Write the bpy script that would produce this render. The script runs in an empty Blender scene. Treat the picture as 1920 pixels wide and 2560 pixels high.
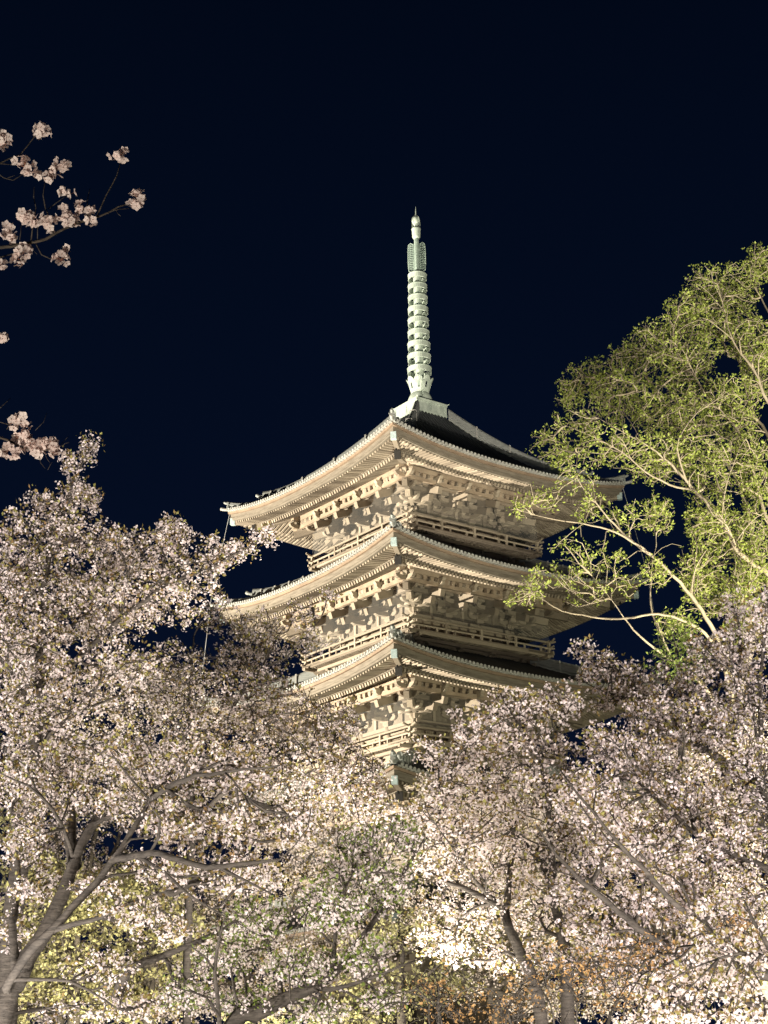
import bpy, math, random
import numpy as np
from mathutils import Matrix, Vector
rng = np.random.default_rng(11); random.seed(11)
S = bpy.context.scene
COL = S.collection
R = math.radians
pi = math.pi

# ---------------------------------------------------------------- camera
CAM_F, CAM_PITCH, CAM_ROLL, CAM_YAW = 3845.9, 0.343822, -0.0148981, -0.0268479   # focal length in px of a 1920 x 2560 frame
PAG_D, PAG_TH = 88.896, 0.124584                                               # distance of the pagoda, turn of its near corner
CAM_Z = 1.6
DS = 1.             # stretches the distances of one plant
def _cam_axes():
    c, s = math.cos(CAM_YAW), math.sin(CAM_YAW)
    ex = np.array([c, -s, 0.]); ey = np.array([s, c, 0.]); ez = np.array([0, 0, 1.])
    c, s = math.cos(CAM_PITCH), math.sin(CAM_PITCH)
    fy = c*ey + s*ez; fz = -s*ey + c*ez
    c, s = math.cos(CAM_ROLL), math.sin(CAM_ROLL)
    return c*ex + s*fz, -s*ex + c*fz, fy
CR, CU, CF = _cam_axes()
cam = bpy.data.cameras.new('camera'); camo = bpy.data.objects.new('camera', cam); COL.objects.link(camo)
M = Matrix.Identity(4)
for i in range(3):
    M[i][0] = CR[i]; M[i][1] = CU[i]; M[i][2] = -CF[i]
M[2][3] = CAM_Z
camo.matrix_world = M
cam.sensor_fit = 'VERTICAL'; cam.sensor_height = 36; cam.lens = 36*CAM_F/2560
cam.clip_start = 0.1; cam.clip_end = 3000
S.camera = camo
def at(px, py, dist):
    """a point in the place, found along the sight line of a photo pixel at a distance in metres measured along the ground"""
    dist = dist*DS
    d = CF*CAM_F + CR*(px-960) - CU*(py-1280)
    d = d/math.hypot(d[0], d[1])
    return np.array([0, 0, CAM_Z]) + d*dist

# ---------------------------------------------------------------- sky and light
S.view_settings.view_transform = 'Standard'; S.view_settings.look = 'None'
S.cycles.max_bounces = 14; S.cycles.diffuse_bounces = 9; S.cycles.transmission_bounces = 9
S.view_settings.exposure = 0; S.view_settings.gamma = 1
W = bpy.data.worlds.new('World'); S.world = W; W.use_nodes = True
nt = W.node_tree; nt.nodes.clear()
o = nt.nodes.new('ShaderNodeOutputWorld'); bg = nt.nodes.new('ShaderNodeBackground')
tc = nt.nodes.new('ShaderNodeTexCoord'); sep = nt.nodes.new('ShaderNodeSeparateXYZ'); rp = nt.nodes.new('ShaderNodeValToRGB')
nt.links.new(tc.outputs['Generated'], sep.inputs[0]); nt.links.new(sep.outputs['Z'], rp.inputs[0])
rp.color_ramp.elements[0].position = 0.05; rp.color_ramp.elements[0].color = (.0022, .0056, .0200, 1)
rp.color_ramp.elements[1].position = 0.62; rp.color_ramp.elements[1].color = (.0007, .0026, .0088, 1)
nt.links.new(rp.outputs[0], bg.inputs[0]); bg.inputs[1].default_value = 1
nt.links.new(bg.outputs[0], o.inputs[0])
def flood(name, loc, aim, power, col, angle=60, blend=.5, size=.25):
    l = bpy.data.lights.new(name, 'SPOT'); l.energy = power; l.color = col
    l.spot_size = R(angle); l.spot_blend = blend; l.shadow_soft_size = size
    ob = bpy.data.objects.new(name, l); COL.objects.link(ob); ob.location = loc
    ob.rotation_euler = (Vector(aim)-Vector(loc)).to_track_quat('-Z', 'Y').to_euler()
    return ob
WARM = (1., .83, .58)
flood('flood_or_fill_lamp', (-68, 68, .6), (0, PAG_D, 36), 920000, (1., .91, .74), 48, .7)
flood('flood_or_fill_lamp', (13, 27, .6), (2, PAG_D, 44), 160000, (1., .915, .76), 24, 1.)
flood('flood_or_fill_lamp', (21, 46, .6), (7, PAG_D-3, 26), 30000, (1., .98, .68), 62, .8)
# garden lamps, and fill lamps added for brightness, standing on the ground around the trees, all below the picture
flood('flood_or_fill_lamp', (-9, 5.5, .5), (-1.2, 15., 4.6), 9000, (1., .93, .87), 100, .8, .12)
flood('flood_or_fill_lamp', (9., 4.5, .5), (2.4, 13.5, 4.2), 8200, (1., .93, .88), 100, .8, .12)
flood('flood_or_fill_lamp', (.4, 6.5, .3), (-.6, 15, 4.6), 1500, (1., .95, .82), 110, .9, .12)  # fill lamp, added to lighten the middle crowns
flood('flood_or_fill_lamp', (-2.5, 1.4, .3), (-1.2, 4.8, 3.9), 1500, (1., .88, .72), 70, .8, .1)  # added lamp that brightens the near sprays at the top left
flood('flood_or_fill_lamp', (-1.3, 14.2, .4), (-1.2, 17.2, 6.), 1300, (1., .94, .82), 130, .9, .12)  # added fill for the crown in front of the left eaves
flood('flood_or_fill_lamp', (.3, 13.6, .5), (-1.6, 17., 7.), 1900, (1., .93, .80), 80, .9, .12)  # second added fill on that same crown, from its right
flood('flood_or_fill_lamp', (-4.2, 12.2, .4), (-3.2, 15., 6.), 800, (1., .96, .92), 130, .9, .12)
flood('flood_or_fill_lamp', (2.1, 11.2, .4), (1.9, 14., 5.), 520, (1., .93, .86), 130, .9, .12)  # added fill from below for the two-stemmed cherry
flood('flood_or_fill_lamp', (4.4, 11.0, .4), (3.6, 14., 5.), 480, (1., .95, .95), 130, .9, .12)
flood('flood_or_fill_lamp', (-3.0, 17.5, .4), (-2.6, 22, 3.), 4200, (1., .92, .66), 140, .8, .12)
flood('flood_or_fill_lamp', (-.8, 8.9, .5), (-.8, 9.6, 3.), 60, (1., .98, .95), 140, .8, .1)
flood('flood_or_fill_lamp', (1.7, 7.9, .5), (1.8, 9., 2.6), 130, (1., .98, .95), 140, .8, .1)
flood('flood_or_fill_lamp', (.95, 8.3, .3), (1.0, 9.7, 2.2), 40, (1., .88, .62), 140, .8, .1)
flood('flood_or_fill_lamp', (9., 17., .4), (5.5, 23, 10.), 19000, (1., .95, .68), 110, .8, .15)

# ---------------------------------------------------------------- materials
def mat(name, col, rough=.7, var=.25, scale=3., col2=None, fine=40., metallic=0., bump=0., stretch=(1, 1, 1), transl=0., island=0.):
    m = bpy.data.materials.new(name); m.use_nodes = True
    t = m.node_tree; N = t.nodes; L = t.links; b = N['Principled BSDF']
    b.inputs['Roughness'].default_value = rough; b.inputs['Metallic'].default_value = metallic
    b.inputs['Specular IOR Level'].default_value = .25
    col2 = col2 or tuple(c*(1-var) for c in col)
    tc = N.new('ShaderNodeTexCoord'); mp = N.new('ShaderNodeMapping'); mp.inputs['Scale'].default_value = stretch
    L.new(tc.outputs['Object'], mp.inputs[0])
    n1 = N.new('ShaderNodeTexNoise'); n1.inputs['Scale'].default_value = scale; n1.inputs['Detail'].default_value = 6
    n2 = N.new('ShaderNodeTexNoise'); n2.inputs['Scale'].default_value = fine; n2.inputs['Detail'].default_value = 3
    L.new(mp.outputs[0], n1.inputs[0]); L.new(mp.outputs[0], n2.inputs[0])
    mx = N.new('ShaderNodeMath'); mx.operation = 'MULTIPLY_ADD'; L.new(n2.outputs[0], mx.inputs[0]); mx.inputs[1].default_value = .45
    sc = N.new('ShaderNodeMath'); sc.operation = 'MULTIPLY'; L.new(n1.outputs[0], sc.inputs[0]); sc.inputs[1].default_value = .75
    L.new(sc.outputs[0], mx.inputs[2])
    src = mx.outputs[0]
    if island:
        g = N.new('ShaderNodeNewGeometry'); ad = N.new('ShaderNodeMix'); ad.data_type = 'FLOAT'
        ad.inputs[0].default_value = island; L.new(src, ad.inputs[2]); L.new(g.outputs['Random Per Island'], ad.inputs[3]); src = ad.outputs[0]
    rp = N.new('ShaderNodeValToRGB'); rp.color_ramp.elements[0].position = .28; rp.color_ramp.elements[1].position = .78
    if island: rp.color_ramp.elements[0].position = .1; rp.color_ramp.elements[1].position = .9
    rp.color_ramp.elements[0].color = (*col2, 1); rp.color_ramp.elements[1].color = (*col, 1)
    L.new(src, rp.inputs[0]); L.new(rp.outputs[0], b.inputs['Base Color'])
    if bump:
        bp = N.new('ShaderNodeBump'); bp.inputs['Strength'].default_value = bump; bp.inputs['Distance'].default_value = .02
        L.new(mx.outputs[0], bp.inputs['Height']); L.new(bp.outputs[0], b.inputs['Normal'])
    if transl:
        tr = N.new('ShaderNodeBsdfTranslucent'); L.new(rp.outputs[0], tr.inputs[0])
        ms = N.new('ShaderNodeMixShader'); ms.inputs[0].default_value = transl
        L.new(b.outputs[0], ms.inputs[1]); L.new(tr.outputs[0], ms.inputs[2]); L.new(ms.outputs[0], N['Material Output'].inputs[0])
    return m
MT = {}
MT['wood'] = mat('weathered_wood', (.41, .345, .265), .75, col2=(.115, .09, .068), scale=1.6, fine=22, bump=.3, island=.5)
MT['fascia'] = mat('grey_eave_board', (.245, .21, .165), .75, col2=(.08, .066, .05), scale=1.4, fine=14, bump=.3, stretch=(1, 1, 7))
MT['redwood'] = mat('reddish_wood', (.40, .315, .23), .75, col2=(.19, .14, .10), scale=1.5, fine=18, bump=.2)
MT['lip'] = mat('brown_lip_board', (.30, .22, .155), .75, col2=(.15, .105, .075), scale=1.5, fine=18)
MT['shadewood'] = mat('shade_toned_boarding', (.17, .13, .095), .8, col2=(.09, .07, .05), scale=1.5, fine=18)  # soffit boards, darkened to paint in the shade between the rafters
MT['wall'] = mat('shade_toned_wall_boarding', (.25, .21, .16), .8, col2=(.10, .08, .062), scale=1.6, fine=20, stretch=(1, 1, .3))  # darker than the brackets, so shade behind them is in the colour
MT['tile'] = mat('roof_tile', (.075, .08, .085), .6, col2=(.025, .028, .032), scale=2.2, fine=14, island=.3)
MT['tile_end'] = mat('pale_tile_end', (.46, .45, .42), .6, col2=(.27, .265, .245), scale=2.5, fine=30, island=.4)
MT['ridge'] = mat('ridge_tile', (.36, .37, .35), .65, col2=(.13, .14, .135), scale=3, fine=26, stretch=(1, 1, 9))
MT['copper'] = mat('pale_copper_patina', (.60, .67, .58), .55, col2=(.20, .25, .22), scale=1.6, fine=16, stretch=(1.6, 1.6, .8), bump=.2)
MT['green'] = mat('green_copper_patina', (.47, .57, .50), .55, col2=(.28, .36, .32), scale=4, fine=24)
MT['cap'] = mat('bluish_metal_cap', (.52, .62, .62), .5, col2=(.33, .42, .43), scale=8)
MT['dark'] = mat('dark_iron', (.035, .032, .03), .5, scale=10)
MT['plaster'] = mat('dull_plaster', (.40, .36, .28), .85, col2=(.27, .235, .185), scale=1.5, fine=12)
MT['ground'] = mat('packed_earth', (.13, .105, .075), .95, col2=(.06, .05, .035), scale=.5, fine=9, bump=.4)
MT['stone'] = mat('granite', (.34, .32, .29), .85, col2=(.22, .21, .19), scale=3, fine=40)
MT['cable'] = mat('grey_cable', (.4, .4, .4), .6)
def net_mat():
    m = bpy.data.materials.new('grey_netting'); m.use_nodes = True
    t = m.node_tree; N = t.nodes; L = t.links; b = N['Principled BSDF']
    b.inputs['Base Color'].default_value = (.42, .42, .40, 1); b.inputs['Roughness'].default_value = .8
    tr = N.new('ShaderNodeBsdfTransparent'); ms = N.new('ShaderNodeMixShader'); ms.inputs[0].default_value = .045
    L.new(tr.outputs[0], ms.inputs[1]); L.new(b.outputs[0], ms.inputs[2]); L.new(ms.outputs[0], N['Material Output'].inputs[0])
    return m
MT['net'] = net_mat()

# ---------------------------------------------------------------- mesh helpers
class MB:
    """collects shapes; build() links them as one mesh object"""
    def __init__(s): s.v = []; s.f = []; s.n = 0; s.T = None; s.sm = False
    def add(s, v, f):
        v = np.asarray(v, float).reshape(-1, 3)
        if s.T is not None: v = v @ s.T[:3, :3].T + s.T[:3, 3]
        s.v.append(v); s.f.extend([tuple(i+s.n for i in q) for q in f]); s.n += len(v)
    def hexa(s, p8): s.add(p8, [(0, 3, 2, 1), (4, 5, 6, 7), (0, 1, 5, 4), (1, 2, 6, 5), (2, 3, 7, 6), (3, 0, 4, 7)])
    def box(s, x0, x1, y0, y1, z0, z1, t=0.):
        """t: taper of the bottom face (masu block)"""
        s.hexa([(x0+t, y0+t, z0), (x1-t, y0+t, z0), (x1-t, y1-t, z0), (x0+t, y1-t, z0), (x0, y0, z1), (x1, y0, z1), (x1, y1, z1), (x0, y1, z1)])
    def cbox(s, c, sx, sy, sz, t=0.): s.box(c[0]-sx/2, c[0]+sx/2, c[1]-sy/2, c[1]+sy/2, c[2]-sz/2, c[2]+sz/2, t)
    def beam(s, p, q, w, h, up=(0, 0, 1)):
        p = np.array(p, float); q = np.array(q, float); d = q-p; d /= np.linalg.norm(d)
        side = np.cross(d, up); side /= np.linalg.norm(side); u = np.cross(side, d)
        a = side*w/2; b = u*h/2
        s.hexa([p-a-b, p+a-b, q+a-b, q-a-b, p-a+b, p+a+b, q+a+b, q-a+b])
    def prism(s, prof, O, U, V, E):
        """2-D profile (u,v) placed at O with axes U, V and pushed along E"""
        O, U, V, E = [np.array(k, float) for k in (O, U, V, E)]
        P = [O+U*a+V*b for a, b in prof]; n = len(P)
        s.add(P+[q+E for q in P], [tuple(range(n))[::-1], tuple(range(n, 2*n))]+[(i, (i+1) % n, n+(i+1) % n, n+i) for i in range(n)])
    def tube(s, pts, rad, n=6, cap=True, squash=None):
        P = np.asarray(pts, float); k = len(P); r = np.broadcast_to(rad, (k,))
        T = np.gradient(P, axis=0); T /= np.linalg.norm(T, axis=1)[:, None]+1e-12
        ref = np.array([0, 0, 1.]) if abs(T[:, 2]).mean() < .9 else np.array([1., 0, 0])
        A = np.cross(T, ref); A /= np.linalg.norm(A, axis=1)[:, None]+1e-12; B = np.cross(A, T)
        an = np.arange(n)*2*pi/n
        V = P[:, None]+r[:, None, None]*(A[:, None]*np.cos(an)[None, :, None]+B[:, None]*np.sin(an)[None, :, None])
        f = [(i*n+j, i*n+(j+1) % n, (i+1)*n+(j+1) % n, (i+1)*n+j) for i in range(k-1) for j in range(n)]
        if cap: f += [tuple(range(n))[::-1], tuple((k-1)*n+j for j in range(n))]
        s.add(V.reshape(-1, 3), f)
    def lathe(s, prof, n=24, c=(0, 0, 0), closed=False):
        """profile of (radius, z)"""
        k = len(prof); an = np.arange(n)*2*pi/n
        V = np.array([(r*math.cos(a)+c[0], r*math.sin(a)+c[1], z+c[2]) for r, z in prof for a in an])
        kk = k if closed else k-1
        f = [(i*n+j, i*n+(j+1) % n, ((i+1) % k)*n+(j+1) % n, ((i+1) % k)*n+j) for i in range(kk) for j in range(n)]
        s.add(V, f)
    def build(s, name, m, parent=None, smooth=False, loc=None, rot=None):
        me = bpy.data.meshes.new(name)
        if s.n: me.from_pydata(np.concatenate(s.v).tolist(), [], s.f)
        me.materials.append(m)
        if smooth: me.polygons.foreach_set('use_smooth', [True]*len(me.polygons))
        ob = bpy.data.objects.new(name, me); COL.objects.link(ob)
        if parent is not None: ob.parent = parent
        if loc is not None: ob.location = loc
        if rot is not None: ob.rotation_euler = (0, 0, rot)
        return ob
def rotz(k, off=(0, 0, 0)):
    a = k*pi/2; T = np.eye(4); T[:2, :2] = [[round(math.cos(a)), -round(math.sin(a))], [round(math.sin(a)), round(math.cos(a))]]; T[:3, 3] = off
    return T
def empty(name, loc=(0, 0, 0), rz=0., parent=None):
    e = bpy.data.objects.new(name, None); COL.objects.link(e); e.location = loc; e.rotation_euler = (0, 0, rz); e.empty_display_size = .3
    if parent is not None: e.parent = parent
    return e
def tag(o, label=None, cat=None, group=None, kind=None):
    if label: o['label'] = label
    if cat: o['category'] = cat
    if group: o['group'] = group
    if kind: o['kind'] = kind
    return o
def inst(src, parent, loc=None, rz=0., scale=None):
    c = src.copy(); COL.objects.link(c); c.parent = parent
    if loc is not None: c.location = loc
    c.rotation_euler = (0, 0, rz)
    if scale is not None: c.scale = scale
    return c

def four(mb, name, m, parent, dz=.0017):
    """the same piece on each of the four sides"""
    o = mb.build(name, m, parent)
    for k in (1, 2, 3): inst(o, parent, (0, 0, dz*k), k*pi/2)
    return o
# ---------------------------------------------------------------- pagoda
PAG = empty('pagoda', (0, PAG_D, 0), math.atan2(-.78949, .61376))
tag(PAG, 'tall five-storey wooden pagoda with tiled roofs and a long pale green spire, floodlit at night', 'pagoda')
HALF = [8.72, 9.11, 9.51, 9.90, 10.30]      # eave half widths, top to bottom
WALL = [3.20, 3.48, 3.76, 4.05, 4.35]       # wall half widths
ZC = [34.40, 28.17, 22.00, 15.48, 8.90]     # eave corner heights

def upl(t): return .87*abs(t)**2.4
def roof_z(i, a, b):
    """roof surface height above the eave mid line; a outward, b along the eave"""
    H = HALF[i]; u = max(H-a, 0); b = min(abs(b), a)
    k = .057 if i == 0 else .018
    return .36*u + k*u*u + upl(b/H)*max(0, 1-u/5.)**1.5

def make_roof(i):
    H, w, z0 = HALF[i], WALL[i], ZC[i]-.93
    top = 1.0 if i == 0 else WALL[i-1]+.75
    sf = MB(); ribs = MB(); ends = MB(); strip = MB()
    sp = .255; nb = int(H/sp)
    bs = (np.arange(-nb, nb+1))*sp
    for k in range(4):
        T = rotz(k, (0, 0, z0)); sf.T = ribs.T = ends.T = strip.T = T
        na, nbb = 14, 29
        V = []; F = []
        for ia in range(na):
            a = H-(H-top)*ia/(na-1)
            for ib in range(nbb):
                b = a*(2*ib/(nbb-1)-1); V.append((a, b, roof_z(i, a, b)))
        for ia in range(na-1):
            for ib in range(nbb-1):
                q = ia*nbb+ib; F.append((q, q+1, q+nbb+1, q+nbb))
        sf.add(V, F)
        if k: continue
        for b in bs:
            a1 = max(top, abs(b)+.12)
            if H-a1 < .15: continue
            n = max(3, int((H-a1)/.55)+2)
            aa = np.linspace(H+.06, a1, n)
            c = np.array([(a, b, roof_z(i, min(a, H), b)+.03) for a in aa])
            sl = np.array([math.cos(x) for x in np.linspace(0, pi, 5)]); sh = np.array([math.sin(x) for x in np.linspace(0, pi, 5)])
            P = np.array([[(p[0], p[1]+.085*x, p[2]+.085*y) for x, y in zip(sl, sh)] for p in c]).reshape(-1, 3)
            ribs.add(P, [(r*5+j, r*5+j+1, (r+1)*5+j+1, (r+1)*5+j) for r in range(n-1) for j in range(4)])
            zc = roof_z(i, H, b)+.04; an = np.arange(12)*2*pi/12
            P = []
            for rr, dx in ((.098, -.02), (.098, .05), (.074, .05), (.068, .025), (.03, .025), (.02, .04)):
                P += [(H+.06+dx, b+rr*math.cos(x), zc+rr*math.sin(x)) for x in an]
            ends.add(P, [(r*12+j, r*12+(j+1) % 12, (r+1)*12+(j+1) % 12, (r+1)*12+j) for r in range(5) for j in range(12)]+[tuple(60+j for j in range(12))])
        # drooping lip of the flat tiles between the round ones
        for j, b in enumerate(bs[:-1]):
            z1 = roof_z(i, H, b); z2 = roof_z(i, H, b+sp); zm = (z1+z2)/2
            strip.hexa([(H-.1, b+.03, zm-.09), (H+.075, b+.03, z1-.075), (H+.075, b+sp-.03, z2-.075), (H-.1, b+sp-.03, zm-.09),
                        (H-.1, b+.03, zm-.01), (H+.075, b+.03, z1-.005), (H+.075, b+sp-.03, z2-.005), (H-.1, b+sp-.03, zm-.01)])
    rf = sf.build('roof', MT['tile'], PAG)
    four(ribs, 'roll_tiles', MT['tile'], rf, 0)
    four(ends, 'round_tile_ends', MT['tile_end'], rf, 0)
    four(strip, 'eave_lip_tiles', MT['tile_end'], rf)
    # hip ridges: a stacked main ridge and a lower run to the corner
    m = MB(); H2 = H-1.6; st = 1.25 if i == 0 else top+.1
    def hip_z(h): return z0+roof_z(i, h, h)
    main = np.linspace(st, H2, 16); low = np.linspace(H2-.05, H+.02, 5)
    for hs, hh, ww in ((main, .80, .17), (low, .48, .14)):
        prof = [(-ww, 0), (-ww, .12), (-ww*.82, .13), (-ww*.82, .24), (-ww*1.05, .25), (-ww*.9, hh*.86), (-ww*.5, hh), (ww*.5, hh), (ww*.9, hh*.86), (ww*1.05, .25), (ww*.82, .24), (ww*.82, .13), (ww, .12), (ww, 0)]
        n = len(prof); V = []
        for h in hs:
            lift = .16*max(0, (h-hs[-1]+1.2)/1.2)**2
            V += [(h-u/1.414, -h-u/1.414, hip_z(h)-.06+v+lift*(v > .13)) for u, v in prof]
        m.add(V, [(r*n+j, r*n+j+1, (r+1)*n+j+1, (r+1)*n+j) for r in range(len(hs)-1) for j in range(n-1)]+[tuple(range(n)), tuple((len(hs)-1)*n+j for j in range(n))[::-1]])
    hip = m.build('hip_ridge', MT['ridge'], rf)
    straps = []
    for h in np.linspace(st+1.2, H2-.4, 4):     # mortar straps over the ridge
        mo = MB(); z = hip_z(h)
        for sgn in (1, -1):
            mo.prism([(0, .02), (.0, .74), (.09, .74), (.09, .02)], (h+sgn*.135, -h+sgn*.135, z-.03), (.7071, -.7071, -.35), (0, 0, 1), (sgn*.02, sgn*.02, 0))
        mo.prism([(0, .69), (.0, .765), (.09, .765), (.09, .69)], (h-.133, -h-.133, z), (.7071, -.7071, -.35), (0, 0, 1), (.266, .266, 0))
        straps.append(mo.build('mortar_strap', MT['tile_end'], rf))
    orn = MB()                                   # ridge-end ornament: ogee plate, boss and jutting roll tile
    pl = [(-.26, 0), (-.30, .12), (-.22, .2), (-.2, .42), (-.11, .56), (.11, .56), (.2, .42), (.22, .2), (.30, .12), (.26, 0)]
    orn.prism(pl, (0, 0, 0), (.7071, .7071, 0), (0, 0, 1), (.08, -.08, 0))
    orn.prism([(-.13, .08), (-.16, .3), (0, .42), (.16, .3), (.13, .08)], (.08, -.08, 0), (.7071, .7071, 0), (0, 0, 1), (.05, -.05, 0))
    orn.tube([(-.22, .22, .52), (0, 0, .57), (.2, -.2, .66), (.3, -.3, .76)], [.1, .1, .105, .11], 10)
    for s_ in (1, -1): orn.tube([(s_*.15, s_*.15, .44), (s_*.19+.02, s_*.19-.02, .62)], [.05, .025], 6)
    o1 = orn.build('ridge_end_tile', MT['ridge'], rf)
    tail = MB()
    tail.tube([(-.2, .2, 0), (0, 0, 0), (.14, -.14, .03), (.26, -.26, .09)], [.085, .09, .1, .105], 10)
    o2 = tail.build('corner_roll_tile', MT['tile_end'], rf)
    for k in range(4):
        a = k*pi/2; c, s = math.cos(a), math.sin(a)
        pos = lambda h, z: (c*h+s*h, s*h-c*h, z)
        for src, h, z in ((o1, H2+.0, hip_z(H2)-.02), (o2, H+.05, hip_z(H)+.05)):
            ob = src if k == 0 else inst(src, rf)
            ob.location = pos(h, z); ob.rotation_euler = (0, 0, a)
        ob = inst(o1, rf, pos(H-.06, hip_z(H)+.03), a, (.72, .72, .68))
        if k:
            inst(hip, rf, None, a)
            for s_ in straps: inst(s_, rf, None, a)

def make_eaves(i):
    H, w, zc = HALF[i], WALL[i], ZC[i]-1.02
    sc = (H-w)/5.52
    A = lambda d: w+d*sc           # distance out from the wall on the reference tier
    a_nose, a_kioi, a_tip = A(2.25), A(4.0), A(5.22)
    face = MB(); upper = MB(); fly = MB(); base = MB(); soff = MB()
    t = lambda a, b: upl(min(1, abs(b)/H))*max(0, 1-(H-a)/5.)**1.3
    zfly = lambda a, b: zc-.545+(a_tip-a)*.2+t(a, b)
    zbase = lambda a, b: zc-.53+(a_kioi-a)*.44+t(a, b)*.95
    n = 33
    for k in range(4):
        for m in (face, upper, fly, base, soff): m.T = rotz(k)
        def strip(m, a0, a1, z0, z1, zf):
            V = []
            for j in range(n):
                x = 2*j/(n-1)-1
                for a, dz in ((a0, z0), (a1, z0), (a1, z1), (a0, z1)):
                    b = a*x; V.append((a, b, zf(a, b)+dz))
            F = [(j*4+q, j*4+(q+1) % 4, j*4+4+(q+1) % 4, j*4+4+q) for j in range(n-1) for q in range(4)]
            m.add(V, F)
        zf = lambda a, b: zc+t(H, b)
        strip(face, H-.32, H-.15, -.57, -.15, zf); strip(face, H-.1495, H-.11, -.45, -.385, zf)      # deep eave board with a bead
        strip(face, a_kioi-.02, a_kioi+.16, .0, .12, lambda a, b: zbase(a_kioi, b)+.10)   # board over the base rafters
        if k: continue
        strip(upper, H-.32, H-.03, -.148, .0, zf)               # upper lip board
        strip(soff, a_kioi+.1, H-.3, .075, .10, zfly)
        strip(soff, w-.05, a_kioi+.02, .12, .15, zbase)
        sp = .243; nb = int(H/sp)
        for b in (np.arange(-nb, nb)+.5)*sp:
            a0 = max(a_kioi-.1, abs(b)+.1)
            if a_tip-a0 > .15: fly.beam((a0, b, zfly(a0, b)+.0), (a_tip, b, zfly(a_tip, b)+.0), .11, .17)
            a0 = max(w, abs(b)+.1)
            if a_kioi+.08-a0 > .15: base.beam((a0, b, zbase(a0, b)+.02), (a_kioi+.1, b, zbase(a_kioi+.1, b)+.02), .125, .2)
    ev = face.build('eaves', MT['fascia'], PAG)
    four(upper, 'upper_eave_board', MT['lip'], ev)
    four(fly, 'flying_rafters', MT['wood'], ev, 0)
    four(base, 'base_rafters', MT['wood'], ev, 0)
    four(soff, 'soffit', MT['shadewood'], ev)
    # corner rafters
    hr = MB(); z_ = zc
    d = np.array([1, -1, 0.])
    hr.beam(d*(w), d*(w), .1, .1) if False else None
    p = d*(a_kioi-.5); q = d*(H-.26)
    hr.beam((*p[:2], zfly(a_kioi-.5, a_kioi-.5)-.02), (*q[:2], zfly(H-.26, H)-.10), .26, .34)
    p = d*(w); q = d*(a_kioi+.28)
    hr.beam((*p[:2], zbase(w, w)-.05), (*q[:2], zbase(a_kioi+.28, a_kioi)-.08), .3, .40)
    h1 = hr.build('hip_rafter', MT['wood'], ev)
    cp = MB()
    p = d*(H-.36); q = d*(H-.15)
    cp.beam((*p[:2], zfly(H-.36, H)-.09), (*q[:2], zfly(H-.2, H)-.09), .31, .40)
    c1 = cp.build('metal_cap', MT['cap'], ev)
    dk = MB()
    p = d*(a_kioi+.2); q = d*(a_kioi+.36)
    dk.beam((*p[:2], zbase(a_kioi+.28, a_kioi)-.08), (*q[:2], zbase(a_kioi+.34, a_kioi)-.09), .36, .46)
    dk.tube([(*(d*(a_kioi+.62))[:2], zfly(a_kioi+.5, a_kioi)-.35), (*(d*(a_kioi+.62))[:2], zfly(a_kioi+.5, a_kioi)-.2)], [.10, .05], 8)
    k1 = dk.build('iron_cap', MT['dark'], ev)
    for k in (1, 2, 3):
        for s_ in (h1, c1, k1): inst(s_, ev, None, k*pi/2)

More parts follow.
